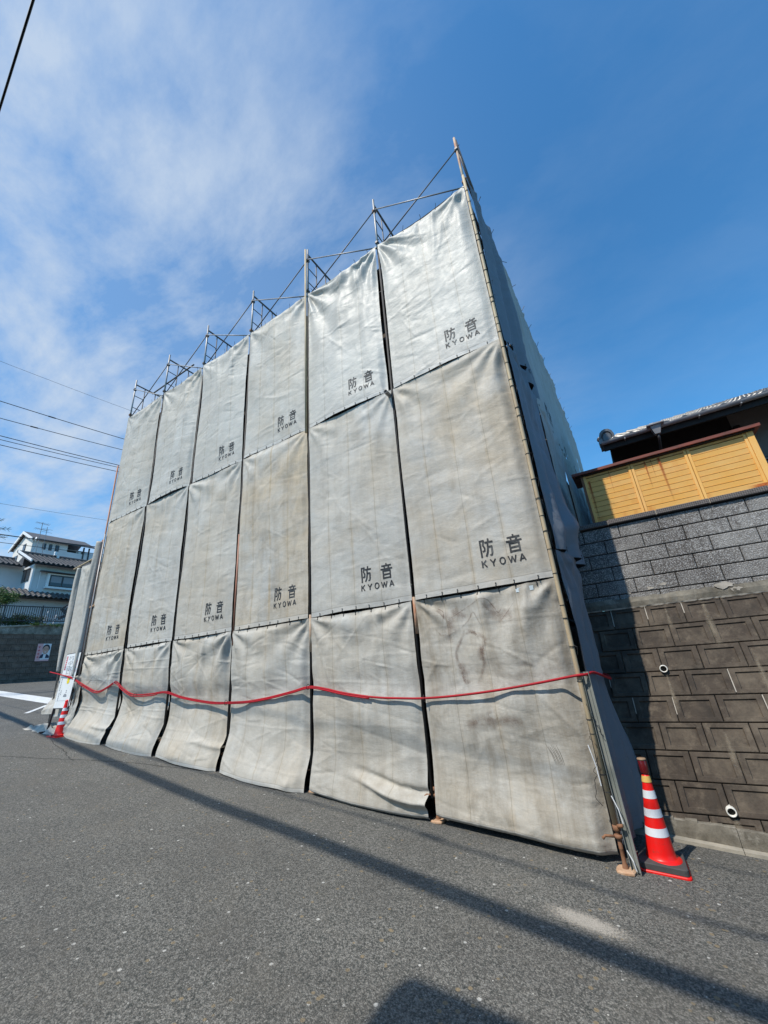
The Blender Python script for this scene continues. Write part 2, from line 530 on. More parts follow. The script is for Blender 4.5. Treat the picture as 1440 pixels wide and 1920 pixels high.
# ------------------------------------------------------------------ mesh helpers
def wloc(o):
    l = Vector((0, 0, 0))
    while o is not None:
        l += o.location
        o = o.parent
    return l


def tag(o, label=None, cat=None, group=None, kind=None):
    if label: o['label'] = label
    if cat: o['category'] = cat
    if group: o['group'] = group
    if kind: o['kind'] = kind
    return o


def thing(name, loc, label, cat, group=None):
    o = bpy.data.objects.new(name, None)
    o.empty_display_size = .2
    o.location = loc
    COL.objects.link(o)
    return tag(o, label, cat, group)


class MB:
    def __init__(s):
        s.v = []
        s.f = []

    def add(s, vs, fs):
        o = len(s.v)
        s.v += [tuple(map(float, p)) for p in vs]
        s.f += [tuple(i + o for i in f) for f in fs]
        return s

    def box(s, x0, x1, y0, y1, z0, z1):
        vs = [(x0, y0, z0), (x1, y0, z0), (x1, y1, z0), (x0, y1, z0), (x0, y0, z1), (x1, y0, z1), (x1, y1, z1), (x0, y1, z1)]
        return s.add(vs, [(0, 3, 2, 1), (4, 5, 6, 7), (0, 1, 5, 4), (1, 2, 6, 5), (2, 3, 7, 6), (3, 0, 4, 7)])

    def bbox(s, x0, x1, y0, y1, z0, z1, b=.006):
        """box with chamfered edges"""
        bm = bmesh.new()
        bmesh.ops.create_cube(bm, size=1)
        for w in bm.verts:
            w.co = Vector(((x0 + x1) / 2 + w.co.x * (x1 - x0), (y0 + y1) / 2 + w.co.y * (y1 - y0), (z0 + z1) / 2 + w.co.z * (z1 - z0)))
        bmesh.ops.bevel(bm, geom=bm.edges[:], offset=b, segments=1, affect='EDGES')
        bm.verts.index_update()
        s.add([tuple(w.co) for w in bm.verts], [tuple(w.index for w in f.verts) for f in bm.faces])
        bm.free()
        return s

    def hexa(s, p):
        return s.add(p, [(0, 3, 2, 1), (4, 5, 6, 7), (0, 1, 5, 4), (1, 2, 6, 5), (2, 3, 7, 6), (3, 0, 4, 7)])

    def bar(s, a, b, w, t=None, up=(0, 0, 1)):
        a, b = Vector(a), Vector(b)
        d = (b - a).normalized()
        u = Vector(up)
        if abs(d.dot(u)) > .95:
            u = Vector((0, 1, 0))
        x = d.cross(u).normalized()
        y = x.cross(d).normalized()
        t = t or w
        vs = []
        for p in (a, b):
            for i, j in ((-1, -1), (1, -1), (1, 1), (-1, 1)):
                vs.append(p + x * i * w / 2 + y * j * t / 2)
        return s.hexa(vs)

    def tube(s, path, r, seg=8, cap=True):
        path = [Vector(p) for p in path]
        rr = r if isinstance(r, (list, tuple)) else [r] * len(path)
        n = len(path)
        vs, fs = [], []
        prev = None
        for i, p in enumerate(path):
            d = (path[min(i + 1, n - 1)] - path[max(i - 1, 0)]).normalized()
            if prev is None:
                u = Vector((0, 0, 1)) if abs(d.z) < .9 else Vector((0, 1, 0))
                x = d.cross(u).normalized()
            else:
                x = (prev - d * prev.dot(d)).normalized()
            prev = x
            y = d.cross(x)
            for q in range(seg):
                a = 2 * math.pi * q / seg
                vs.append(p + (x * math.cos(a) + y * math.sin(a)) * rr[i])
        for i in range(n - 1):
            for q in range(seg):
                q2 = (q + 1) % seg
                fs.append((i * seg + q, i * seg + q2, (i + 1) * seg + q2, (i + 1) * seg + q))
        if cap:
            fs.append(tuple(range(seg))[::-1])
            fs.append(tuple((n - 1) * seg + q for q in range(seg)))
        return s.add(vs, fs)

    def lathe(s, prof, c=(0, 0, 0), seg=24, axis='z'):
        vs, fs = [], []
        for (r, h) in prof:
            for q in range(seg):
                a = 2 * math.pi * q / seg
                if axis == 'z':
                    vs.append((c[0] + r * math.cos(a), c[1] + r * math.sin(a), c[2] + h))
                else:
                    vs.append((c[0] + r * math.cos(a), c[1] + h, c[2] + r * math.sin(a)))
        for i in range(len(prof) - 1):
            for q in range(seg):
                q2 = (q + 1) % seg
                fs.append((i * seg + q, i * seg + q2, (i + 1) * seg + q2, (i + 1) * seg + q))
        return s.add(vs, fs)

    def build(s, name, mat, parent=None, smooth=False, kind=None, loc=None):
        me = bpy.data.meshes.new(name)
        V = np.array(s.v)
        if loc is None:
            lo, hi = V.min(0), V.max(0)
            loc = Vector(((lo[0] + hi[0]) / 2, (lo[1] + hi[1]) / 2, lo[2]))
        loc = Vector(loc)
        V = V - np.array(loc)
        me.from_pydata([tuple(p) for p in V], [], s.f)
        me.materials.append(mat)
        if smooth:
            me.polygons.foreach_set('use_smooth', [True] * len(me.polygons))
        me.update()
        o = bpy.data.objects.new(name, me)
        o.location = loc - (wloc(parent) if parent else Vector((0, 0, 0)))
        o.parent = parent
        COL.objects.link(o)
        if kind: o['kind'] = kind
        return o


def smooth_by_angle(o, deg=40):
    me = o.data
    me.polygons.foreach_set('use_smooth', [True] * len(me.polygons))
    me.set_sharp_from_angle(angle=R(deg))


# ------------------------------------------------------------------ ground
xs = sorted(set([-300, -120, -60, -40, -30, -26] + [x for x in np.arange(-23, 31, 1.0)] + [40, 80, 300]))
ys = [-300, -100, -40, -20, -10, -5, -2, 0, 2, 5, 10, 20, 40, 100, 300]
mb = MB()
vs = [(x, y, G(x)) for y in ys for x in xs]
nx = len(xs)
mb.add(vs, [(j * nx + i, j * nx + i + 1, (j + 1) * nx + i + 1, (j + 1) * nx + i) for j in range(len(ys) - 1) for i in range(nx - 1)])
road = mb.build('asphalt_road', M_ASPHALT, kind='structure', loc=(0, 0, 0))
tag(road, 'grey worn asphalt street sloping up to the left')

mb = MB()
mb.box(-140, -21.45, -120, 120, -1, 3.15)
tag(mb.build('upper_terrace', M_SOIL, kind='structure'))
mb = MB()
mb.box(11.45, 60, 1.98, 60, -4, 0.80)
tag(mb.build('neighbour_terrace', M_SOIL, kind='structure'))


def road_strip(name, pts, w, mat, dz=.004, kind='structure'):
    mb = MB()
    vs = []
    for i, p in enumerate(pts):
        a = Vector(pts[max(i - 1, 0)]); b = Vector(pts[min(i + 1, len(pts) - 1)])
        d = (b - a).normalized()
        nn = Vector((-d.y, d.x))
        for s in (-1, 1):
            q = Vector(p) + nn * s * w / 2
            vs.append((q.x, q.y, G(q.x) + dz))
    mb.add(vs, [(2 * i, 2 * i + 1, 2 * i + 3, 2 * i + 2) for i in range(len(pts) - 1)])
    return mb.build(name, mat, kind=kind)


def rnd_path(a, b, n, amp):
    out = []
    off = 0
    for i in range(n + 1):
        t = i / n
        off = off * .7 + random.uniform(-amp, amp)
        d = (Vector(b) - Vector(a))
        nn = Vector((-d.y, d.x)).normalized()
        out.append(tuple(Vector(a).lerp(Vector(b), t) + nn * off))
    return out


tag(road_strip('stop_marking', [(-15.5, 2.42), (-12, 2.42), (-9, 2.42), (-3.0, 2.42)], .82, M_PAINT))
tag(road_strip('thin_road_line', [(-7.4, 2.35), (-6.75, 1.85), (-5.05, .73)], .13, M_PAINT, .008))
for a, b in (((-1.5, -2.6), (3.4, -.55)), ((3.4, -.55), (5.2, -.15)), ((.2, -.45), (2.6, -.95))):
    tag(road_strip('road_crack', rnd_path(a, b, 36, .018), .010, M_BLACK, .004))
mb = MB()
mb.add([(10.2, -1.35, G(10.2) + .004), (11.4, -1.35, G(11.4) + .004), (11.4, -.6, G(11.4) + .004), (10.2, -.6, G(10.2) + .004)], [(0, 1, 2, 3)])
o = mb.build('spilled_grit', M_GRIT, kind='stuff', loc=(10.80, -.98, G(10.8) + .004))
o.rotation_euler = (0, 0, R(-8))
tag(o, 'pale patch of spilled grit on the asphalt in the foreground', 'grit')
# loose chippings
mb = MB()
for i in range(420):
    x = random.uniform(5.5, 12.6); y = random.uniform(-4.0, .2)
    r = random.uniform(.0025, .006)
    z = G(x)
    a = random.uniform(0, 6)
    vs = []
    for q in range(5):
        t = a + q * 1.2566
        vs.append((x + r * math.cos(t) * random.uniform(.7, 1.2), y + r * math.sin(t) * random.uniform(.7, 1.2), z + .0005))
    vs.append((x, y, z + r * .7))
    mb.add(vs, [(q, (q + 1) % 5, 5) for q in range(5)])
o = mb.build('loose_chippings', flat('pale_stone', (0.50, 0.49, 0.45), .8), kind='stuff')
tag(o, 'tiny pale stone chippings scattered over the asphalt', 'gravel')

# ------------------------------------------------------------------ value noise for cloth
def vnoise(seed):
    g = np.random.default_rng(seed).uniform(-1, 1, (64, 64))

    def f(x, y):
        x = np.asarray(x) + 100.0; y = np.asarray(y) + 100.0
        xi = np.floor(x).astype(int); yi = np.floor(y).astype(int)
        fx = x - xi; fy = y - yi
        fx = fx * fx * (3 - 2 * fx); fy = fy * fy * (3 - 2 * fy)
        a = g[xi % 64, yi % 64]; b = g[(xi + 1) % 64, yi % 64]
        c = g[xi % 64, (yi + 1) % 64]; d = g[(xi + 1) % 64, (yi + 1) % 64]
        return (a * (1 - fx) + b * fx) * (1 - fy) + (c * (1 - fx) + d * fx) * fy
    return f


def sstep(a, b, x):
    t = np.clip((x - a) / (b - a), 0, 1)
    return t * t * (3 - 2 * t)


# printed lettering laid out once in metres: x to the right, y up, cut into small faces
def text_mesh(items, cut=.022):
    bm = bmesh.new()
    for body, cx, cy, hgt, sx, off, ital in items:
        cu = bpy.data.curves.new('print', 'FONT')
        cu.body = body
        cu.offset = off
        cu.resolution_u = 3
        cu.shear = ital
        to = bpy.data.objects.new('print', cu)
        COL.objects.link(to)
        dg = bpy.context.evaluated_depsgraph_get()
        me = to.evaluated_get(dg).to_mesh()
        co = np.array([v.co[:] for v in me.vertices])
        lo, hi = co.min(0), co.max(0)
        s = hgt / (hi[1] - lo[1])
        base = len(bm.verts)
        vv = [bm.verts.new((cx + (p[0] - lo[0]) * s * sx, cy + (p[1] - lo[1]) * s, 0)) for p in co]
        for p in me.polygons:
            try:
                bm.faces.new([vv[i] for i in p.vertices])
            except ValueError:
                pass
        to.to_mesh_clear()
        bpy.data.objects.remove(to)
        bpy.data.curves.remove(cu)
    if cut:
        xs_ = [v.co.x for v in bm.verts]; ys_ = [v.co.y for v in bm.verts]
        for ax, lo, hi in ((0, min(xs_), max(xs_)), (1, min(ys_), max(ys_))):
            t = lo + cut
            while t < hi:
                nrm = (1, 0, 0) if ax == 0 else (0, 1, 0)
                co = (t, 0, 0) if ax == 0 else (0, t, 0)
                bmesh.ops.bisect_plane(bm, geom=bm.verts[:] + bm.edges[:] + bm.faces[:], plane_co=co, plane_no=nrm)
                t += cut
    bm.verts.index_update()
    V = np.array([v.co[:] for v in bm.verts]); F = [tuple(v.index for v in f.verts) for f in bm.faces]
    bm.free()
    return V, F


def brush(lines, ox, oz, w, h, wd):
    """bold strokes as short quads; coordinates in percent of the character cell"""
    V, F = [], []
    for pts in lines:
        P = [Vector((ox + a / 100 * w, oz + b / 100 * h)) for a, b in pts]
        D = []
        for a, b in zip(P[:-1], P[1:]):
            n = max(1, int((b - a).length / .02))
            D += [a.lerp(b, t / n) for t in range(n)]
        D.append(P[-1])
        k0 = len(V)
        for i_, q in enumerate(D):
            if 0 < i_ < len(D) - 1:
                t = ((q - D[i_ - 1]).normalized() + (D[i_ + 1] - q).normalized())
                t = t.normalized() if t.length > .1 else (q - D[i_ - 1]).normalized()
            else:
                t = (D[min(i_ + 1, len(D) - 1)] - D[max(i_ - 1, 0)]).normalized()
            nn = Vector((-t.y, t.x)) * wd / 2
            V += [(q + nn), (q - nn)]
        F += [(k0 + 2 * i_, k0 + 2 * i_ + 1, k0 + 2 * i_ + 3, k0 + 2 * i_ + 2) for i_ in range(len(D) - 1)]
    return V, F


GLYPHS = [
    ([[(9, 98), (9, 0)], [(4, 93), (40, 93)], [(36, 95), (27, 68)], [(26, 70), (37, 52), (36, 36), (20, 33)],
      [(69, 101), (69, 84)], [(42, 80), (100, 80)], [(62, 80), (61, 50), (54, 24), (41, 3)], [(60, 54), (92, 54)], [(88, 56), (86, 22), (81, 8), (68, 8)]], 1.03, .36, .185, .225, .023),
    ([[(50, 101), (50, 86)], [(10, 85), (90, 85)], [(31, 82), (36, 66)], [(70, 82), (64, 66)], [(1, 63), (99, 63)],
      [(21, 50), (79, 50)], [(21, 54), (21, -2)], [(79, 54), (79, -2)], [(21, 27), (79, 27)], [(21, 5), (79, 5)]], 1.375, .36, .20, .215, .022),
    ([[(8, 100), (8, 0)], [(88, 100), (10, 42)], [(36, 60), (92, 0)]], 1.030, .238, .068, .085, .017),
    ([[(4, 100), (50, 46)], [(96, 100), (50, 46)], [(50, 50), (50, 0)]], 1.142, .238, .072, .085, .017),
    ([[(50, 97), (18, 82), (6, 50), (18, 18), (50, 3), (82, 18), (94, 50), (82, 82), (50, 97)]], 1.258, .238, .075, .088, .017),
    ([[(2, 100), (26, 2)], [(26, 2), (50, 90)], [(50, 90), (74, 2)], [(74, 2), (98, 100)]], 1.370, .238, .098, .085, .016),
    ([[(4, 0), (50, 98)], [(50, 98), (96, 0)], [(24, 32), (76, 32)]], 1.505, .238, .075, .085, .017)]
LETTER_V, LETTER_F = [], []
for ln_, ox_, oz_, w_, h_, wd_ in GLYPHS:
    V_, F_ = brush(ln_, ox_, oz_, w_, h_, wd_)
    k0_ = len(LETTER_V)
    LETTER_V += [(q.x, q.y) for q in V_]
    LETTER_F += [tuple(i + k0_ for i in f) for f in F_]
LETTER_V = np.array(LETTER_V)


def catmull(P, k=6):
    P = [Vector(p) for p in P]
    out = []
    for i in range(len(P) - 1):
        p0 = P[max(i - 1, 0)]; p1 = P[i]; p2 = P[i + 1]; p3 = P[min(i + 2, len(P) - 1)]
        for q in range(k):
            t = q / k
            out.append(.5 * ((2 * p1) + (p2 - p0) * t + (2 * p0 - 5 * p1 + 4 * p2 - p3) * t * t + (3 * p1 - p0 - 3 * p2 + p3) * t ** 3))
    out.append(P[-1])
    return out


class Sheet:
    """a hanging cloth panel sampled on a grid; A = unit vector to the right as seen from outside, N = outward"""
    def __init__(s, name, O, A, N, w, h, seed, label, cat='tarpaulin', group=None, nu=84, nv=150, amp=1.0,
                 lgap=lambda v: 0 * v, rgap=lambda v: 0 * v, flare=0.0, billow=.03, roll=0.0, corner=.05, tension=.02,
                 press=None, pull=0.0, topsag=.02, hemwave=.012, props=(.4, .4, .2), extra=None, back=0.0, lean=0.0):
        s.w, s.h = w, h
        A = np.array(A, float); N = np.array(N, float); O = np.array(O, float)
        u = np.linspace(0, 1, nu + 1)[None, :]; v = np.linspace(0, 1, nv + 1)[:, None]
        U = u + 0 * v; V = v + 0 * u
        r = np.random.default_rng(seed)
        f1, f2, f3, f4 = vnoise(seed), vnoise(seed + 1), vnoise(seed + 2), vnoise(seed + 3)
        X = U * w; Z = V * h
        d = billow * np.sin(np.pi * U) * (0.6 + .4 * np.sin(V * 3.3 + r.uniform(0, 6)))
        d += amp * .024 * f1(X * 1.1, Z * .8) + amp * .008 * f2(X * 2.9, Z * 1.5)
        # horizontal sagging rolls and diagonal creases
        d += amp * .0055 * f3(X * 1.6 + Z * .6, Z * 5.5 - X * .8) + amp * .0022 * f4(X * 9, Z * 9 + X * 3)
        for s_u in (.235, .49, .745):      # puckers along the sewn seams
            d += amp * .0055 * f2(U * 0 + s_u * 9, Z * 13) * np.exp(-np.abs(U - s_u) / .035) - .0035 * np.exp(-((U - s_u) / .006) ** 2)
        d += amp * .004 * f3(U * 0 + 7, Z * 15) * (np.exp(-U / .03) + np.exp(-(1 - U) / .03))
        dd = f4(X * 1.3 - Z * .5, Z * 2.4 + X * .7)
        d += amp * .0045 * (1 - np.abs(dd)) ** 9 - amp * .0040 * (1 - np.abs(f1(X * .9 + 9, Z * 3.3 - X * .7))) ** 10
        # vertical tension folds that start at the top ties
        nf = r.integers(5, 8)
        for _ in range(nf):
            c0 = r.uniform(.05, .95); sl = r.uniform(-.28, .28); wd = r.uniform(.018, .05); ln = r.uniform(.15, .6)
            d += tension * r.uniform(.4, 1.2) * np.exp(-((U - c0 - sl * V) / (wd + .06 * V)) ** 2) * np.exp(-(V / ln) ** 1.5)
        # folds fanning out of both top corners
        for cx, sg in ((0.0, 1), (1.0, -1)):
            dx = (U - cx) * sg * w + .02; dz = Z + .02
            rr = np.hypot(dx, dz); th = np.arctan2(dz, dx)
            ph = r.uniform(0, 6)
            d += corner * np.exp(-rr / (.55 + r.uniform(0, .6))) * sstep(.03, .3, rr) * np.cos(th * r.uniform(7, 12) + ph + .8 * f2(th * 2, rr)) * r.uniform(.3, .6)
        # short sharp crumple creases
        for _ in range(26):
            cx = r.uniform(0, w); cz = r.uniform(.05, 1) * h; an = r.normal(0, .45); ln = r.uniform(.08, .38); wd = r.uniform(.010, .026)
            if r.random() < .25: an += 1.4
            ca, sa = math.cos(an), math.sin(an)
            q1 = (X - cx) * ca + (Z - cz) * sa; q2 = -(X - cx) * sa + (Z - cz) * ca + .25 * q1 ** 2 * r.uniform(-1, 1)
            d += amp * r.choice([-1, 1]) * r.uniform(.003, .010) * np.exp(-(q1 / ln) ** 2) * np.exp(-np.abs(q2 / wd) ** 1.4)
        # storage creases
        for _ in range(4):
            vz = r.uniform(.08, .95) * h; sl = r.uniform(-.05, .05)
            m = .5 + .5 * f2(X * 1.5, Z * 0 + vz)
            d += amp * .0055 * m * np.exp(-((Z - vz - sl * X) / .012) ** 2)
        # tied edges lie flat, free edge rolls back
        d *= .35 + .65 * sstep(0, .05, U) * sstep(0, .05, 1 - U)
        d *= .25 + .75 * sstep(0, .04, V)
        if roll:
            e = sstep(1 - .085, 1, U)
            d -= roll * e * (.6 + .4 * f1(Z * 1.3, Z * 0 + 3)) * sstep(.02, .12, V)
        if press:
            pz, pa = press
            hz = pz(X) if callable(pz) else pz
            d -= pa * np.exp(-((Z - hz) / .16) ** 2) * (.4 + .6 * np.cos(2 * np.pi * U) ** 2)
        if flare:
            q = sstep(1 - .62 / h, 1, V) ** 1.4
            d += flare * q * (.55 + .45 * np.sin(np.pi * np.clip(U, .03, .97)) ** .6) - flare * .35 * np.exp(-((V - 1 + .75 / h) / (.35 / h)) ** 2)
        d += back * V + lean * V
        lat = (1 - U) * np.asarray(lgap(V)) - U * np.asarray(rgap(V))
        lat = lat - pull * U * sstep(1 - .7 / h, 1, V) + pull * .3 * (1 - U) * sstep(1 - .5 / h, 1, V) * -1
        sag = topsag * np.sin(np.pi * U) * np.exp(-V * 5) + .006 * np.abs(np.sin(U * np.pi * 6)) * np.exp(-V * 30)
        hz_ = hemwave * f3(X * 1.5, X * 0 + 2) * sstep(.9, 1, V)
        if extra is not None:
            d = d + extra(U, V, X, Z)
        P = O + A * (X + lat)[..., None] + N * d[..., None]
        P[..., 2] -= Z + sag + hz_
        s.P = P; s.N = N; s.nu, s.nv = nu, nv
        loc = P.reshape(-1, 3).mean(0); loc[2] = P[..., 2].min()
        s.loc = loc
        n = (nu + 1)
        verts = (P.reshape(-1, 3) - loc)
        idx = np.arange((nu + 1) * (nv + 1)).reshape(nv + 1, nu + 1)
        F = np.stack([idx[:-1, :-1], idx[1:, :-1], idx[1:, 1:], idx[:-1, 1:]], -1).reshape(-1, 4)
        me = bpy.data.meshes.new(name)
        me.vertices.add(len(verts)); me.vertices.foreach_set('co', verts.ravel())
        me.loops.add(F.size); me.loops.foreach_set('vertex_index', F.ravel())
        me.polygons.add(len(F)); me.polygons.foreach_set('loop_start', np.arange(0, F.size, 4))
        me.update(calc_edges=True)
        uvl = me.uv_layers.new(name='UVMap')
        UV = np.stack([U.ravel(), V.ravel()], -1)[F.ravel()]
        uvl.data.foreach_set('uv', UV.ravel())
        me.polygons.foreach_set('use_smooth', [True] * len(F))
        me.materials.append(M_CLOTH)
        me.validate()
        o = bpy.data.objects.new(name, me)
        o.location = loc
        COL.objects.link(o)
        o['dirt'], o['warm'], o['gloss'] = map(float, props)
        tag(o, label, cat, group)
        s.o = o

    def at(s, x, z, off=.004):
        """point on the cloth x metres from the left, z metres below the top"""
        gu = np.clip(x / s.w * s.nu, 0, s.nu - 1e-6); gv = np.clip(z / s.h * s.nv, 0, s.nv - 1e-6)
        i = gu.astype(int); j = gv.astype(int); a = (gu - i)[:, None]; b = (gv - j)[:, None]
        P = s.P
        q = (P[j, i] * (1 - a) + P[j, i + 1] * a) * (1 - b) + (P[j + 1, i] * (1 - a) + P[j + 1, i + 1] * a) * b
        return q + s.N * off

    def child(s, name, pts, faces, mat, kind=None, **props):
        me = bpy.data.meshes.new(name)
        me.from_pydata([tuple(p) for p in pts - s.loc], [], faces)
        me.materials.append(mat)
        o = bpy.data.objects.new(name, me)
        o.parent = s.o
        COL.objects.link(o)
        for a, b in props.items():
            o[a] = b
        if kind: o['kind'] = kind
        return o

    def lettering(s, fade=.3, dx=0.0, dz=0.0, mirror=False):
        x = LETTER_V[:, 0] + dx; z = s.h - LETTER_V[:, 1] + dz
        P = s.at(x, z) + s.N * (np.arange(len(x)) % 97)[:, None] * 4e-6
        return s.child('lettering', P, LETTER_F, M_INK, fade=float(fade))

    def lacing(s, zs, n=7, r=.0085):
        mb = MB()
        for zz in zs:
            for q in range(n):
                x = (q + .5) / n * s.w * .94 + s.w * .03 + random.uniform(-.03, .03)
                for dz in (-.022, .022):
                    p = s.at(np.array([x]), np.array([np.clip(zz + dz, .004, s.h - .004)]), .004)[0]
                    c = Vector(p)
                    ax = Vector((abs(s.N[1]), abs(s.N[0]), 0))
                    nn = Vector(s.N)
                    ring = [c + (ax * math.cos(t) + Vector((0, 0, 1)) * math.sin(t)) * r for t in np.linspace(0, 2 * math.pi, 7)[:-1]]
                    ring2 = [p_ + nn * .004 for p_ in ring]
                    mb.add(ring + ring2, [tuple(range(6, 12)), tuple(range(6))] + [(i, (i + 1) % 6, 6 + (i + 1) % 6, 6 + i) for i in range(6)])
                # short cord between the two eyelets
                p = s.at(np.array([x]), np.array([np.clip(zz, .004, s.h - .004)]), .008)[0]
                mb.bar(Vector(p) + Vector((0, 0, .03)), Vector(p) - Vector((0, 0, .03)), .004)
        o = mb.build('eyelet_lacing', M_WIRE, s.o, kind='stuff')
        return o


# ------------------------------------------------------------------ facade sheets
B = 1.829
ORD = ['leftmost', 'second from the left', 'third from the left', 'fourth from the left', 'fifth from the left', 'rightmost']
BAYS = ['at the far left end beside the notice board', 'in the second bay from the left', 'in the third bay from the left',
        'in the middle bay with warm brown stains', 'in the bay beside the corner bay', 'in the corner bay next to the near traffic cone']
Z3, Z2, Z1 = 6.856, 3.43, 0.0
GL = {0: [0.0, .15, .13, .07, .045, .06], 1: [0.0, .13, .10, .08, .06, .055], 2: [0.0, .10, .07, .04, .045, .06]}
GR = {0: [.03, .04, .05, .03, .06, .02], 1: [.05, .05, .03, .02, .0, .02], 2: [.07, .06, .04, .03, .02, .015]}
# rows: 0 top, 1 middle, 2 bottom
props_top = [(.25, .35, .3), (.2, .3, .35), (.15, .25, .4), (.2, .5, .3), (.08, .15, .9), (.10, .22, .85)]
props_mid = [(.5, .75, .1), (.3, .5, .1), (.3, .5, .1), (.55, 1.0, .1), (.35, .5, .2), (.35, .75, .2)]
props_bot = [(.35, .5, .0), (.4, .6, .0), (.5, .6, .0), (.35, .45, .0), (.5, .4, .05), (.85, .5, .05)]
sheets = {}


def gapf(base, seed, taper=.5):
    f = vnoise(seed)
    return lambda V: base * (.55 + .45 * sstep(0, .2, V)) + base * .35 * f(V * 2.5, V * 0 + .5)


for row, (zt, zb) in enumerate(((Z3, Z2), (Z2, Z1), (Z1, None))):
    for i in range(6):
        x0 = B * i
        sd_ = 100 * row + 11 * i + 3
        rname = ('top', 'middle', 'bottom')[row]
        kw = dict(lgap=gapf(GL[row][i], sd_ + 50), rgap=gapf(GR[row][i], sd_ + 60))
        if row == 0:
            lab = f'clean grey soundproof sheet of the top row, {ORD[i]}'
            if i == 5: lab = 'shiny grey soundproof sheet of the top row at the high right corner'
            if i == 4: lab = 'shiny crumpled grey sheet of the top row, second from the right corner'
            sh = Sheet('tarpaulin', (x0, -.035, zt), (1, 0, 0), (0, -1, 0), B, zt - zb - .006, sd_, lab, group='soundproof sheets on the street face',
                       amp=1.05, tension=.030 if i < 4 else .042, corner=.06 if i < 4 else .10, topsag=.07 if i < 5 else .12,
                       roll=.05, props=props_top[i], billow=.035, **kw)
            sh.lettering(fade=[.2, .2, .15, .25, .3, .9][i])
            sh.lacing([sh.h - .012])
        elif row == 1:
            lab = f'grey soundproof sheet of the middle row, {ORD[i]}'
            if i == 3: lab = 'brown-stained soundproof sheet of the middle row, fourth from the left'
            if i == 5: lab = 'large grey soundproof sheet of the middle row at the right corner pole'
            sh = Sheet('tarpaulin', (x0, -.030, zt), (1, 0, 0), (0, -1, 0), B, zt - zb - .006, sd_, lab, group='soundproof sheets on the street face',
                       amp=.95, tension=.022, corner=.05, roll=.03 if i < 5 else .09, props=props_mid[i], billow=.03, topsag=.006, **kw)
            sh.lettering(fade=[.2, .1, .05, .3, .0, .3][i])
            sh.lacing([sh.h - .012])
        else:
            hem = (G(x0) + G(x0 + B)) / 2 + (.012 if i < 5 else .05)
            h = zt - hem
            slope = G(x0 + B) - G(x0)
            lab = f'dirty grey bottom-row sheet reaching the asphalt, {ORD[i]}'
            if i == 5: lab = 'dirty bottom-row sheet with brown scrawled smears beside the corner pole'
            if i == 4: lab = 'bottom-row sheet with a dark rolled bulge at its foot, second from the right corner'
            fl = [.20, .18, .17, .14, .09, .04][i]
            pl = [.10, .07, .07, .03, .02, .01][i]

            def extra(U, V, X, Z, i=i):
                e = 0 * U
                if i == 4:      # heavy horizontal roll near the foot
                    e = e + .075 * np.exp(-((V - .90 + .03 * np.sin(U * 5)) / .020) ** 2) * sstep(.3, .75, U) - .05 * np.exp(-((V - .865 + .03 * np.sin(U * 5)) / .018) ** 2) * sstep(.3, .75, U)
                if i in (0, 2):
                    e = e + .03 * np.exp(-((V - .80 - .05 * U) / .02) ** 2) * sstep(.4, .9, U)
                if i == 3:
                    e = e + .04 * np.exp(-(((U - .86) / .06) ** 2 + ((V - .97) / .04) ** 2))
                e = e - .05 * sstep(.985, 1, V) * (i > 3)
                # loose swags from the hose upward
                e = e + .018 * np.sin(V * 14 + U * 3 + i) * np.sin(np.pi * U) * sstep(.2, .5, V)
                return e
            sh = Sheet('tarpaulin', (x0, -.022, zt), (1, 0, 0), (0, -1, 0), B, h, sd_, lab, group='soundproof sheets on the street face',
                       amp=1.25, tension=.030, corner=.07, roll=.06 if i != 5 else .12, props=props_bot[i], billow=.035, flare=fl, pull=pl,
                       press=(1.02, .03), extra=extra, **kw)
            # the hem follows the slope of the street
            me = sh.o.data
            co = np.zeros(len(me.vertices) * 3); me.vertices.foreach_get('co', co); co = co.reshape(-1, 3)
            Ug = np.tile(np.linspace(0, 1, sh.nu + 1), sh.nv + 1); Vg = np.repeat(np.linspace(0, 1, sh.nv + 1), sh.nu + 1)
            dz = (Ug - .5) * slope * Vg
            co[:, 2] += dz
            sh.P[..., 2] += dz.reshape(sh.P.shape[:2])
            me.vertices.foreach_set('co', co.ravel()); me.update()
            sh.lacing([.012])
        sheets[(row, i)] = sh

# brown scrawls and a scribble on the corner bottom sheet
def strokes(sh, lst, mat, name):
    XY, F, cov = [], [], []
    for pts, w in lst:
        D = [Vector((p.x, p.y)) for p in catmull([(a, b, 0) for a, b in pts], 9)]
        k0 = len(XY)
        for i, p in enumerate(D):
            t = i / (len(D) - 1)
            d = (D[min(i + 1, len(D) - 1)] - D[max(i - 1, 0)]).normalized()
            nn = Vector((-d.y, d.x))
            ww = w * (.4 + .6 * math.sin(math.pi * t)) * random.uniform(.8, 1.2)
            e = min(1, t * 6, (1 - t) * 6)
            for q, cvg in ((-1, 0), (0, e), (1, 0)):
                XY.append(p + nn * q * ww / 2)
                cov.append(float(cvg))
        for i in range(len(D) - 1):
            a = k0 + i * 3
            F += [(a, a + 1, a + 4, a + 3), (a + 1, a + 2, a + 5, a + 4)]
    x = np.array([q.x for q in XY]); z = np.array([q.y for q in XY])
    P = sh.at(x, z, .0025) + sh.N * (np.arange(len(x)) % 89)[:, None] * 8e-6
    o = sh.child(name, P, F, mat)
    at = o.data.attributes.new('cov', 'FLOAT', 'POINT')
    at.data.foreach_set('value', cov)
    return o


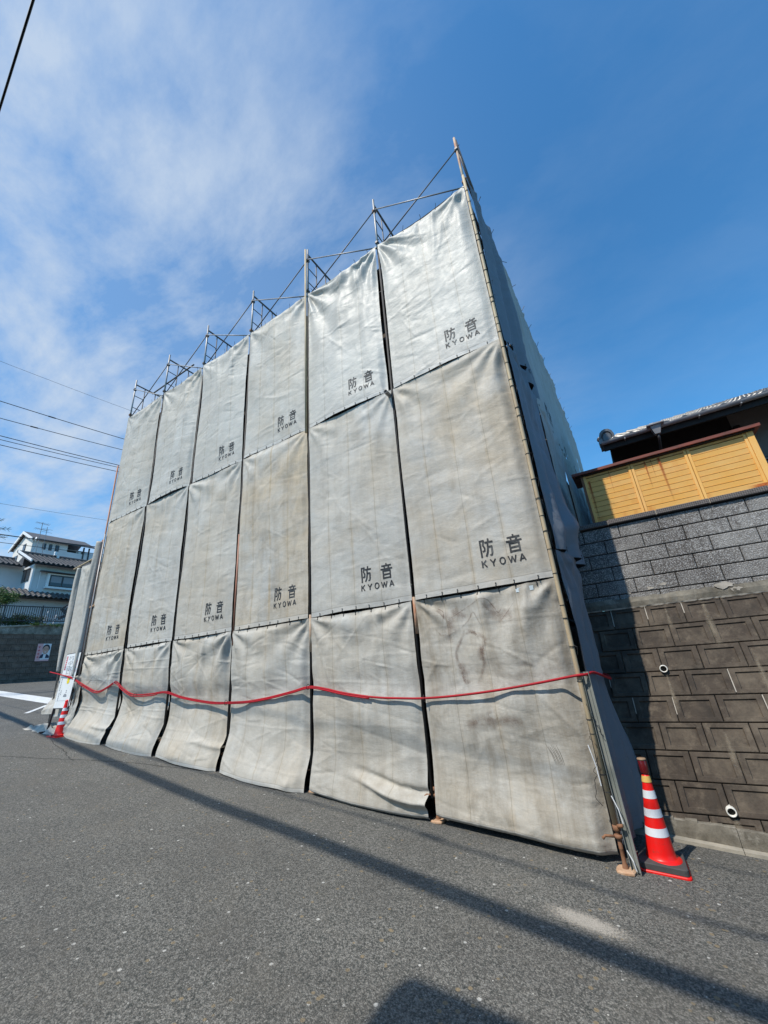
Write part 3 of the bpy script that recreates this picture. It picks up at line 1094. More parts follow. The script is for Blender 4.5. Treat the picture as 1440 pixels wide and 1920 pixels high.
s5 = sheets[(2, 5)]
strokes(s5, [([(.45, .30), (.62, .22), (.86, .12), (1.0, .10), (1.08, .22), (1.12, .28), (1.2, .18)], .018),
             ([(.60, .42), (.72, .33), (.80, .24), (.86, .36), (.90, .42)], .025),
             ([(.66, .42), (.60, .53), (.50, .70), (.51, .84), (.55, .98), (.57, 1.06)], .060),
             ([(.66, .42), (.74, .47), (.90, .56), (.85, .70), (.83, .86), (.70, 1.08)], .070),
             ([(.54, .80), (.57, .95), (.60, 1.06)], .16), ([(.84, .62), (.82, .72), (.80, .80)], .12), ([(.30, .15), (.45, .35), (.42, .60)], .20), ([(.95, .15), (1.1, .3), (1.3, .35)], .22), ([(.5, 1.50), (.8, 1.42), (1.2, 1.43)], .18), ([(.5, .2), (.7, .3)], .2),
             ([(.62, .5), (.75, .47), (.83, .57)], .05),
             ([(.28, .12), (.40, .20), (.36, .36), (.33, .5)], .016), ([(.24, .4), (.32, .48), (.40, .47)], .03),
             ([(1.10, .40), (1.24, .28), (1.34, .18)], .010)], M_STAIN, 'brown_smear')
s5.o['scrawled'] = 1
scr = []
for q in range(7):
    scr.append(([(1.36 + .018 * q, 1.62 + .01 * (q % 3)), (1.40 + .016 * q, 1.70 + .012 * (q % 2)), (1.43 + .014 * q, 1.79)], .004))
strokes(s5, scr, M_INK, 'pen_scribble')
M_LABEL = flat('pale_label', (.62, .70, .74))
s5.child('paper_label', s5.at(np.array([1.38, 1.58, 1.58, 1.38]), np.array([.035, .035, .085, .085]), .006), [(0, 3, 2, 1)], M_LABEL)

# ------------------------------------------------------------------ side sheets (right-hand return)
SIDE_X = 11.035
sideA = Vector((.0118, 1, 0)).normalized()
sideN = (sideA.y, -sideA.x, 0)
lvl = ('top', 'middle', 'bottom')
SN = ['nearest the corner pole', 'second back from the corner', 'third back from the corner', 'fourth back from the corner', 'fifth back from the corner', 'farthest back']
for row, (zt, zb) in enumerate(((7.05, Z2), (Z2 - .004, 0.32), (0.32, -2.44))):
    for j in range(6 if row < 2 else 2):
        O = np.array((SIDE_X, 0.05, zt)) + np.array(sideA) * B * j
        near = j == 0

        def extra(U, V, X, Z, row=row, j=j):
            e = 0 * U
            if j == 0 and row == 0:
                e = .07 * np.cos(U * 21 + V * 4) * sstep(.05, .5, V) * (.4 + .6 * U) + .05 * np.exp(-((U - .55 + .12 * V) / .04) ** 2)
            if j == 0 and row == 1:   # cloth bags out and bunches at its foot
                e = .10 * sstep(.2, 1, V) * np.sin(np.pi * U) ** 2 + .07 * np.cos(U * 19 + V * 5) * sstep(.15, .9, V) * sstep(0, .1, U) + .09 * np.exp(-((V - .88 + .2 * (U - .3)) / .05) ** 2) * np.exp(-((U - .35) / .25) ** 2)
            if j == 0 and row == 2:
                e = .10 * np.sin(np.pi * np.clip(U, 0, 1)) * (1 - V) + .16 * sstep(.5, .95, V) * U + .03 * np.cos(U * 24 + V * 2) * sstep(.1, .4, V)
            return e
        wv = B if row < 2 else 1.15 if j == 0 else B
        if row == 2 and j == 1: continue
        lab = f'shade-tinted grey {lvl[row]} sheet on the right-hand return, {SN[j]}'
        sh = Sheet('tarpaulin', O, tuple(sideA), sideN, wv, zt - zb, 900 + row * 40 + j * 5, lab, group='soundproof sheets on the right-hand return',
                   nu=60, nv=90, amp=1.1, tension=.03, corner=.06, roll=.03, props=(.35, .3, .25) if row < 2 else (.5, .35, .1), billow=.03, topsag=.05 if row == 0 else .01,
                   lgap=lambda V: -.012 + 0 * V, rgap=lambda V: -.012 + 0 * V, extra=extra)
        sh.o['blue_shade'] = 1.0 if j == 0 else .25  # strongest by the corner, where deep shade is tinted into the cloth
        if row < 2:
            sh.lettering(fade=.5)
        sh.lacing([sh.h - .012], 6)
# unseen left-hand return, sheets added to keep sunlight out of the box
for row, (zt, zb) in enumerate(((Z3, Z2), (Z2 - .004, 0.0), (0.0, -1.7))):
    Sheet('tarpaulin', (-.03, 1.85, zt), (0, -1, 0), (-1, 0, 0), B, zt - zb - .006, 1300 + row * 9,
          f'grey {lvl[row]} unseen sheet added to block sun at the left-hand return', group='sheets added against sunlight on the left-hand return', nu=30, nv=50, props=(.4, .4, .1))

# ------------------------------------------------------------------ scaffold
sc = thing('scaffold', (B * 3, .45, G(5.5)), 'tall steel frame scaffold wrapped in grey sheets with bare post tops', 'scaffold')
ZP = 8.296
for i in range(7):
    x = B * i
    g = G(x)
    front = M_STEEL if i < 6 else M_RUSTPOLE
    MB().tube([(x, .016, g + .22), (x, .016, 6.66)], .0215, 8).build('post', M_SHADEPOST, sc, smooth=True)  # lower post painted near-black so the sheet gaps look shaded
    mb = MB().tube([(x, .012, 6.66), (x, .012, 7.5), (x, .012, ZP)], .0215, 10)
    mb.build('post', front, sc, smooth=True)
    if i < 6:
        MB().tube([(x, .93, g + .22), (x, .93, 8.13)], .0215, 8).build('post', M_STEELD, sc, smooth=True)
    # welded frame head: top beam, inner stile and rungs, repeated for every lift
    for q, zt in enumerate((8.13, 6.42, 4.70, 2.98, 1.26)):
        mb = MB()
        mb.tube([(x, .012, zt), (x, .93, zt)], .0215, 8)
        if i < 6 or q > 0:
            mb.tube([(x, .30, zt - 1.62), (x, .30, zt)], .014, 6)
            mb.tube([(x, .63, zt - 1.62), (x, .63, zt)], .014, 6)
            for rz in (.42, .85, 1.28):
                mb.tube([(x, .012, zt - rz), (x, .30, zt - rz)], .011, 6)
                mb.tube([(x, .63, zt - rz), (x, .93, zt - rz)], .011, 6)
        mb.build('frame', M_STEELD if q == 0 else M_STEEL, sc, smooth=True)
# cross braces above the sheets
for i in range(6):
    x = B * i
    for k_, (za, zb_) in enumerate(((6.78, 7.90), (7.92, 6.82))):
        mb = MB()
        a = Vector((x + .02, -.012 - .014 * k_, za)); b = Vector((x + B - .02, -.012 - .014 * k_, zb_))
        mb.tube([a, b], .0125, 6)
        mb.lathe([(.0, -.012), (.02, -.012), (.02, .02), (0, .02)], (a.x, a.y, a.z), 8, 'y')
        mb.lathe([(.0, -.012), (.02, -.012), (.02, .02), (0, .02)], (b.x, b.y, b.z), 8, 'y')
        mb.build('cross_brace', M_STEELD if k_ == 0 else M_STEEL, sc, smooth=True)
    MB().tube([(x + .02, .945, 7.92), (x + B - .02, .945, 6.82)], .0125, 6).build('cross_brace', M_STEELD, sc, smooth=True)
for i in range(7):
    x = B * i
    for z in (7.93, 6.98):
        mb = MB().bbox(x - .032, x + .032, -.030, .050, z - .03, z + .03, .008)
        mb.tube([(x + .03, -.035, z), (x + .075, -.035, z + .004)], .007, 6)
        mb.build('coupler', M_RUST if (i + int(z)) % 3 == 0 else M_STEELD, sc)
for i in range(6):
    for q in range(5):
        x = B * i + .2 + q * .36 + random.uniform(-.05, .05)
        zt = 6.83 - .06 * math.sin(math.pi * (x - B * i) / B)
        MB().tube([(x, -.05, zt - .05), (x + random.uniform(-.02, .02), -.04, zt + .03), (x + random.uniform(-.05, .05), -.06, zt + random.uniform(.06, .13))], .0045, 4).build('tie_wire', M_WIRE, sc)
# ledger stub and stray pipes near the left end
MB().tube([(1.83 * 1 - .75, .05, 7.28), (3.1, .05, 7.28)], .02, 8).build('loose_pipe', M_STEELD, sc, smooth=True)
# decks on every lift
for i in range(6):
    x = B * i
    for zt in (6.42, 4.70, 2.98, 1.26, -.45):
        mb = MB().box(x + .03, x + B - .03, .10, .50, zt - .045, zt + .004)
        mb.build('deck_plank', M_DECK, sc)
        mb = MB().box(x + .03, x + B - .03, .52, .90, zt - .045, zt + .004)
        mb.build('deck_plank', M_DECK, sc)
# dark netting edge seen above the corner sheet
mb = MB()
n = 14
vs = []
for q in range(n + 1):
    t = q / n
    x = B * 5 + .12 + (B - .35) * t
    zt = 6.90 - .05 * math.sin(math.pi * t) + .03
    vs += [(x, .03, zt), (x, .03, zt - .35)]
mb.add(vs, [(2 * q, 2 * q + 1, 2 * q + 3, 2 * q + 2) for q in range(n)])
mb.build('dark_netting', M_BLACK, sc)
for j in range(14):
    y = .5 + j * .75
    MB().tube([(11.02 + .0118 * y, y, 7.02), (11.05 + .0118 * y, y + random.uniform(-.05, .05), 7.08), (11.12 + .0118 * y, y + random.uniform(-.08, .08), 7.10 + random.uniform(0, .08))], .006, 4).build('tie_wire', M_WIRE, sc)
# side posts of the return
for j in range(1, 7):
    p = Vector((10.97, 0, 0)) + sideA * B * j
    MB().tube([(p.x, p.y, -2.5), (p.x, p.y, 7.45)], .0215, 8).build('post', M_STEEL, sc, smooth=True)
    MB().tube([(p.x - .91, p.y, -2.5), (p.x - .91, p.y, 7.25)], .0215, 6).build('post', M_STEELD, sc, smooth=True)
    for zt in (6.42, 3.2, 0.0):
        a = Vector((10.97, 0, 0)) + sideA * B * (j - 1)
        MB().box(a.x - .88, a.x - .1, a.y + .04, p.y - .04, zt - .045, zt + .004).build('deck_plank', M_DECK, sc)
for j in range(6):
    a = Vector((10.985, 0, 0)) + sideA * B * j
    b = Vector((10.985, 0, 0)) + sideA * B * (j + 1)
    MB().tube([(a.x + .02, a.y, 7.07), (b.x + .02, b.y, 7.07)], .02, 8).build('top_rail', M_STEELD, sc, smooth=True)
# rail slanting back from the tip of the corner post
MB().tube([(10.985, .02, 8.22), (11.03, .52, 7.22)], .026, 8).build('corner_brace', M_STEELD, sc, smooth=True)
# corner pole outside the cloth
pole = MB().tube([(11.005, -.075, G(10.97) + .30), (10.985, -.075, -1.0), (10.990, -.07, 1.5), (10.995, -.065, 4.5), (10.99, -.045, 6.3), (10.985, -.03, 7.1)], .0235, 12)
pole.build('corner_pole', M_POLE, sc, smooth=True)
# pale poles in the gaps
MB().tube([(B * 4 + .005, -.075, Z2 - .1), (B * 4 + .005, -.07, 8.2)], .0215, 10).build('gap_pole', M_POLE, sc, smooth=True)
MB().tube([(-.02, -.06, G(0) + .2), (-.02, -.06, 5.2)], .0215, 8).build('gap_pole', M_ORANGE, sc, smooth=True)
MB().tube([(.03, -.08, G(0) + .2), (.03, -.08, 3.1)], .018, 8).build('gap_pole', M_STEEL, sc, smooth=True)
MB().tube([(B * 3 + .03, -.008, -.25), (B * 3 + .03, -.008, 1.8)], .0215, 8).build('gap_pole', M_ORANGE, sc, smooth=True)
MB().tube([(B * 5 + .03, -.012, -.42), (B * 5 + .03, -.012, .05)], .0225, 8).build('gap_pole', M_RUSTPOLE, sc, smooth=True)
MB().tube([(B * 4 + .02, -.012, -.5), (B * 4 + .02, -.012, .05)], .0215, 8).build('gap_pole', M_RUSTPOLE, sc, smooth=True)
# pipe stub pointing to the street
st = MB()
st.lathe([(.034, .02), (.034, -.16), (.0365, -.165), (.029, -.165), (.029, .0)], (9.115, 0, 3.33), 14, 'y')
st.build('pipe_stub', M_STEEL, sc, smooth=True)
st = MB()
st.lathe([(.0, -.10), (.029, -.10)], (9.115, 0, 3.33), 14, 'y')
st.build('bore_shade_disc', M_BLACK, sc)  # black disc stands for the dark inside the stub
# tie wires on the corner pole
def ring_path(c, r, turns=1.0, rise=.01, n=12):
    return [(c[0] + r * math.cos(2 * math.pi * t * turns), c[1] + r * math.sin(2 * math.pi * t * turns), c[2] + rise * t) for t in np.linspace(0, 1, n)]


zz_ = -2.0
while zz_ < 6.9:
    px_ = np.interp(zz_, [-2.3, -1, 1.5, 4.5, 6.3, 7.1], [11.005, 10.985, 10.99, 10.995, 10.99, 10.985])
    py_ = np.interp(zz_, [-2.3, -1, 1.5, 4.5, 6.3, 7.1], [-.075, -.075, -.07, -.065, -.045, -.03])
    mb = MB().tube(ring_path((px_, py_, zz_), .027, 2.0, random.uniform(-.03, .03), 16), .0028, 5, False)
    if random.random() < .5:
        e = [(px_ + .02, py_ - .02, zz_), (px_ + .05 + random.uniform(0, .03), py_ - .03, zz_ - .02), (px_ + .04, py_ - .01, zz_ - .07 - random.uniform(0, .05))]
        mb.tube(e, .0025, 5)
    mb.build('tie_wire', M_WIRE, sc)
    zz_ += random.choice([.13, .2, .28, .34])
for a in (( 10.96, -.085, -1.55), (10.955, -.09, -1.8), (11.0, -.09, -1.25)):
    pth = [Vector(a)]
    for q in range(14):
        pth.append(pth[-1] + Vector((random.uniform(-.022, .028), random.uniform(-.01, .01), -.022)))
    MB().tube(pth, .0028, 5).build('tie_wire', M_WIRE, sc)
for a, b in (((10.93, -.10, -1.62), (10.965, -.105, -1.95)), ((11.03, -.11, -2.02), (11.075, -.12, -2.22)), ((11.05, -.10, -2.42), (11.09, -.10, -2.56))):
    MB().tube([a, ((a[0] + b[0]) / 2 + .012, a[1] - .01, (a[2] + b[2]) / 2), b], .0045, 6).build('white_cord', M_WHITETRIM, sc)

# screw jacks at the feet
def jack(x, y, full=True):
    g = G(x)
    j = MB()
    bpx = []
    for q in range(16):
        a = 2 * math.pi * q / 16
        ca, sa = math.cos(a), math.sin(a)
        e = 5
        rx = .075 / (abs(ca) ** e + abs(sa) ** e) ** (1 / e)
        bpx.append((x + rx * ca, y + rx * sa))
    vs = [(a, b, g + .001) for a, b in bpx] + [(a, b, g + .014) for a, b in bpx] + [(x + (a - x) * .82, y + (b - y) * .82, g + .024) for a, b in bpx]
    fs = [(i, (i + 1) % 16, 16 + (i + 1) % 16, 16 + i) for i in range(16)] + [(16 + i, 16 + (i + 1) % 16, 32 + (i + 1) % 16, 32 + i) for i in range(16)] + [tuple(range(32, 48))]
    j.add(vs, fs)
    base = j.build('base_plate', M_RUSTPALE, sc, smooth=False)
    t = MB().lathe([(.026, .02), (.022, .05), (.017, .06), (.017, .16), (.019, .163), (.017, .17), (.019, .19), (.017, .195), (.017, .30)], (x, y, g), 12)
    t.lathe([(.017, .235), (.033, .237), (.033, .262), (.017, .265)], (x, y, g), 10)
    t.tube([(x - .03, y - .01, g + .25), (x - .10, y - .035, g + .255), (x - .125, y - .05, g + .235)], [.012, .011, .014], 8)
    t.tube([(x + .02, y - .02, g + .33), (x + .06, y - .04, g + .345)], [.018, .013], 8)
    t.lathe([(.0235, .29), (.031, .295), (.031, .33), (.0235, .335)], (x, y, g), 12)
    t.build('screw_jack', M_RUST, sc, smooth=True)


jack(11.005, -.075)
jack(B * 5 + .035, .035)
for i in range(5):
    jack(B * i, .06)

# ------------------------------------------------------------------ leaning channel beside the corner pole
ch = MB()
a = Vector((11.085, -.085, G(11.07) + .005)); b = Vector((11.045, -.045, -.98))
d = (b - a).normalized()
xx = Vector((1, 0, 0)); xx = (xx - d * xx.dot(d)).normalized(); yy = d.cross(xx)
prof = [(-.035, -.02), (-.035, .02), (-.031, .02), (-.031, -.016), (-.004, -.016), (-.004, -.008), (.004, -.008), (.004, -.016), (.031, -.016), (.031, .02), (.035, .02), (.035, -.02)]
vs = [a + xx * p + yy * -q for p, q in prof] + [b + xx * p + yy * -q for p, q in prof]
n = len(prof)
ch.add(vs, [(i, (i + 1) % n, n + (i + 1) % n, n + i) for i in range(n)])
o = ch.build('steel_channel', M_CHANNEL)
tag(o, 'grey-green metal channel leaning upright between the corner pole and the near cone', 'channel')

# ------------------------------------------------------------------ red hose
ctrl = [(-1.30, -.20, -.30), (-.9, -.19, -.36), (-.45, -.16, -.44), (-.15, -.13, -.49), (.22, -.10, -.64), (.53, -.08, -.74), (.85, -.075, -.82), (1.12, -.075, -.83), (1.45, -.075, -.75), (1.75, -.065, -.67),
        (2.05, -.075, -.80), (2.40, -.08, -.92), (2.72, -.085, -.955), (3.2, -.08, -.95), (3.68, -.07, -.93), (4.2, -.085, -1.03), (4.8, -.095, -1.11), (5.2, -.09, -1.145), (5.52, -.08, -1.15), (6.0, -.09, -1.145),
        (6.5, -.095, -1.10), (7.0, -.09, -1.03), (7.32, -.06, -.98), (7.6, -.10, -1.01), (8.0, -.14, -1.08), (8.5, -.15, -1.145), (8.95, -.13, -1.17), (9.22, -.09, -1.175), (9.6, -.12, -1.16),
        (10.1, -.14, -1.12), (10.6, -.13, -1.06), (10.95, -.115, -1.01), (11.06, -.06, -1.005), (11.10, .15, -1.0), (11.17, .45, -1.06), (11.19, .75, -1.10), (11.13, .98, -1.07), (10.98, 1.05, -1.05)]




hug = []
for cx_, cy_, cz_ in ctrl:
    if .15 < cx_ < 10.9:
        sh = sheets[(2, min(5, int(cx_ / B)))]
        lx = min(max(cx_ - B * min(5, int(cx_ / B)), .1), B - .12)
        ys_ = min(sh.at(np.array([lx]), np.array([-cz_]), 0)[0][1], -.01)
        gapd = .020 if cx_ < 7 else .022 + .012 * max(0, cx_ - 7)
        cy_ = min(ys_ - gapd, -.045)
    hug.append((cx_, cy_, cz_))
path = catmull(hug, 6)
hz = thing('red_hose', (5, -.1, -1.1), 'long red rubber hose slung in swags across the lower sheets', 'hose')
MB().tube(path, .0135, 10).build('hose', M_HOSE, hz, smooth=True)
MB().tube([p + Vector((0, -.012, -.030 if .1 < p.x < 3.4 else -.018)) for p in path[14:150]], .0105, 8).build('hose', M_HOSE, hz, smooth=True)
for c in ((7.32, -.06, -.98), (1.75, -.065, -.67), (5.52, -.08, -1.15), (9.22, -.09, -1.175), (2.72, -.11, -.955)):
    MB().tube([(c[0] + .003 * math.sin(t * 3), c[1] + .034 * math.cos(t), c[2] + .036 * math.sin(t)) for t in np.linspace(0, 6.5, 14)], .004, 5).build('binding_wire', M_WIRE if c[0] != 1.75 else M_WHITETRIM, hz)

# ------------------------------------------------------------------ unseen house block added inside the scaffold to keep it dark
hb = thing('added_house_block', (5.2, 5, -2.0), 'dark house block added inside the scaffold to keep the sheet gaps dark', 'house')
MB().box(.9, 10.0, 1.25, 9.5, -2.4, 6.6).build('wall', M_OLDWOOD, hb)
rf = MB()
rf.add([(.5, .95, 6.55), (10.05, .95, 6.55), (10.05, 5.4, 7.0), (.5, 5.4, 7.0), (.5, 9.9, 6.55), (10.05, 9.9, 6.55)], [(0, 1, 2, 3), (3, 2, 5, 4), (0, 3, 4), (1, 5, 2), (0, 4, 5, 1)])
rf.build('roof', M_ROOFD, hb)

# ------------------------------------------------------------------ low sheeted bay left of the facade
ex = thing('low_scaffold_bay', (-.8, 0, G(-.8)), 'low scaffold bay with grey cloth at the left end behind the notice board', 'scaffold')
MB().tube([(-1.32, .0, G(-1.3) + .1), (-1.38, .0, 2.50)], .0215, 8).build('post', M_STEEL, ex, smooth=True)
MB().tube([(-.20, -.02, G(-.2) + .1), (-.20, -.02, 3.0)], .0215, 8).build('post', M_ORANGE, ex, smooth=True)
MB().tube([(-1.62, -.03, 2.44), (-.15, -.03, 2.56)], .024, 8).build('top_rail', M_POLE, ex, smooth=True)
MB().tube([(-.16, -.05, 1.15), (.10, -.06, 1.18)], .028, 8).build('clamp', M_RUSTPALE, ex, smooth=True)
MB().box(-1.25, -.2, .35, .40, -1.6, 2.3).build('back_board', M_OLDWOOD, ex)
s_ = Sheet('tarpaulin', (-1.12, -.03, 2.42), (1, 0, 0), (0, -1, 0), .78, 3.75, 2001, 'pale grey panel of cloth hung on the low bay behind the notice board',
           nu=40, nv=90, props=(.3, .3, .2), amp=.8)


def rolled(name, x, y, zt, zb, r, seed, label, dx=0.0, squash=1.0):
    f = vnoise(seed); f2 = vnoise(seed + 1)
    nz, ns = 70, 28
    P = []
    for j in range(nz + 1):
        v = j / nz
        sway = .02 * math.sin(v * 9 + seed)
        for q in range(ns):
            a = 2 * math.pi * q / ns
            rr = r * (1 + .30 * float(f(np.cos(a) * 1.6 + 3, np.sin(a) * 1.6 + v * 2.2)) + .10 * math.sin(3 * a + v * 4) + .05 * float(f2(a * 2, v * 9)))
            rr *= (.75 + .25 * math.sin(math.pi * min(1, v * 3) / 2))
            P.append((x + sway + dx * v + rr * math.cos(a), y + rr * squash * math.sin(a), zt + (zb - zt) * v))
    mb = MB().add(P, [(j * ns + q, (j + 1) * ns + q, (j + 1) * ns + (q + 1) % ns, j * ns + (q + 1) % ns) for j in range(nz) for q in range(ns)])
    mb.f.append(tuple(range(ns)))
    mb.f.append(tuple(nz * ns + q for q in range(ns))[::-1])
    o = mb.build(name, M_CLOTH, smooth=True)
    me = o.data
    uvl = me.uv_layers.new(name='UVMap')
    o['dirt'], o['warm'], o['gloss'] = .45, .25, .2
    return tag(o, label, 'tarpaulin')


rolled('rolled_sheet', -1.28, -.02, 2.40, -.30, .085, 41, 'grey-green rolled sheet hanging at the left edge of the low bay', dx=.03)
rolled('rolled_sheet', -.20, -.09, 2.92, -.45, .085, 45, 'grey-green rolled sheet between the notice board and the facade sheets', dx=.04)
# skirt pieces below the hose
Sheet('tarpaulin', (-1.46, .06, -.32), (1, 0, 0), (0, -1, 0), .52, .95, 2101, 'beige gathered cloth skirt left of the notice board', nu=40, nv=50, amp=1.6, tension=.06,
      corner=.06, props=(.6, .6, 0), flare=.22, lgap=lambda V: -.16 * V)
Sheet('tarpaulin', (-.20, -.06, -.42), (1, 0, 0), (0, -1, 0), .34, 1.22, 2111, 'narrow crumpled cloth skirt behind the far traffic cone', nu=40, nv=50, amp=1.8, tension=.06,
      corner=.06, props=(.5, .5, 0), flare=.05)
# crumpled cloth on the ground under the board
f, f2 = vnoise(61), vnoise(62)
nn_ = 46
P = []
for j in range(nn_ + 1):
    for i in range(nn_ + 1):
        x = -1.95 + 1.75 * i / nn_; y = -.30 + .72 * j / nn_
        e = min(1, 5 * min(i, nn_ - i) / nn_) * min(1, 5 * min(j, nn_ - j) / nn_)
        hh = .12 * abs(float(f(x * 5, y * 6))) + .10 * (1 - abs(float(f2(x * 4 + y * 3, y * 9)))) ** 2
        P.append((x + .06 * float(f(y * 7, x * 2)), y + .06 * float(f2(x * 6, y * 2)), G(x) + .005 + e * hh))
mb = MB().add(P, [(j * (nn_ + 1) + i, j * (nn_ + 1) + i + 1, (j + 1) * (nn_ + 1) + i + 1, (j + 1) * (nn_ + 1) + i) for j in range(nn_) for i in range(nn_)])
o = mb.build('crumpled_cloth', M_CLOTH, smooth=True)
o.data.uv_layers.new(name='UVMap')
o['dirt'], o['warm'], o['gloss'] = .6, .4, 0.0
tag(o, 'heap of crumpled pale cloth lying on the asphalt under the notice board', 'cloth')

# ------------------------------------------------------------------ notice board
nb_ = thing('notice_board', (-.56, -.12, G(-.56)), 'tall white notice board with red and grey printing standing by the low bay', 'notice board')
bd = MB().hexa([(-.80, -.16, -1.14), (-.06, -.16, -1.14), (-.06, -.14, -1.14), (-.80, -.14, -1.14), (-.72, -.12, .07), (.02, -.12, .07), (.02, -.10, .07), (-.72, -.10, .07)])
bd.build('panel', M_SIGN, nb_)
fr = MB()
fr.bar((.02, -.11, .075), (-.06, -.15, -1.145), .016)
fr.bar((-.72, -.11, .075), (-.80, -.15, -1.145), .016)
fr.bar((-.73, -.11, .078), (.03, -.11, .078), .016)
fr.bar((-.81, -.15, -1.15), (-.05, -.15, -1.15), .02)
fr.build('frame', M_DARKTRIM, nb_)
for x in (-.77, -.10):
    MB().bar((x, -.15, -1.14), (x - .03, -.19, G(x) + .03), .035).build('leg', M_DARKTRIM, nb_)
    MB().bar((x - .03, -.34, G(x) + .03), (x - .03, .02, G(x) + .03), .035).build('foot', M_DARKTRIM, nb_)


def bp(u, v):        # board coordinates -> world; u,v in 0..1 from lower left
    a = Vector((-.80, -.1605, -1.14)); b = Vector((-.06, -.1605, -1.14)); c_ = Vector((-.72, -.1205, .07)); d_ = Vector((.02, -.1205, .07))
    p = (a.lerp(b, u)).lerp(c_.lerp(d_, u), v)
    return p + Vector((0, -.003, 0))


def bquad(mb, u0, v0, u1, v1):
    mb.add([bp(u0, v0), bp(u1, v0), bp(u1, v1), bp(u0, v1)], [(0, 1, 2, 3)])


V_, F_ = text_mesh([('お', 0, .66, .30, 1, .015, 0), ('願', 0, .33, .30, 1, .015, 0), ('い', 0, 0.03, .26, 1, .015, 0)], 0)
mb = MB().add([bp(.80 + p[0] * .42, .62 + p[1] * .27) for p in V_], F_)
mb.build('red_heading', M_PR, nb_)
mb = MB()
for c in range(4):
    t = .95
    u = .64 - c * .12
    while t > .58:
        hgt = random.uniform(.012, .022)
        if random.random() < .85:
            bquad(mb, u, t - hgt, u + .05, t)
            bquad(mb, u + .018, t - hgt * 1.3, u + .030, t)
        t -= hgt * 1.7
mb.build('grey_print_columns', M_PG, nb_)
mb = MB()
t = .96
while t > .72:
    bquad(mb, .06, t - .022, .15, t)
    t -= .034
mb.build('red_print_column', M_PR, nb_)
mb = MB()
for u0, v0, n in ((.10, .52, 8), (.62, .30, 2), (.25, .30, 3), (.14, .26, 5)):
    for q in range(n):
        bquad(mb, u0, v0 - q * .03, u0 + .05, v0 - q * .03 + .018)
bquad(mb, .04, .128, .96, .131)
mb.build('grey_print_lines', M_PG, nb_)
mb = MB()
for (cu, cv, r) in ((.60, .52, .10), (.60, .47, .09)):
    pts = [bp(cu + r * math.cos(a), cv + r * .42 * math.sin(a)) for a in np.linspace(0, 2 * math.pi, 15)[:-1]]
    mb.add([p + Vector((0, -.001 * (cv < .5), 0)) for p in pts], [tuple(range(14))])
mb.build('yellow_emblem', M_PY, nb_)
mb = MB()
for q in range(3):
    r = .12 - q * .03
    pts = [bp(.62 + r * math.cos(a), .20 + r * .45 * math.sin(a)) + Vector((0, -.001 * q, 0)) for a in np.linspace(0, math.pi, 9)]
    mb.add(pts, [tuple(range(9))])
mb.build('grey_emblem', M_PG, nb_)

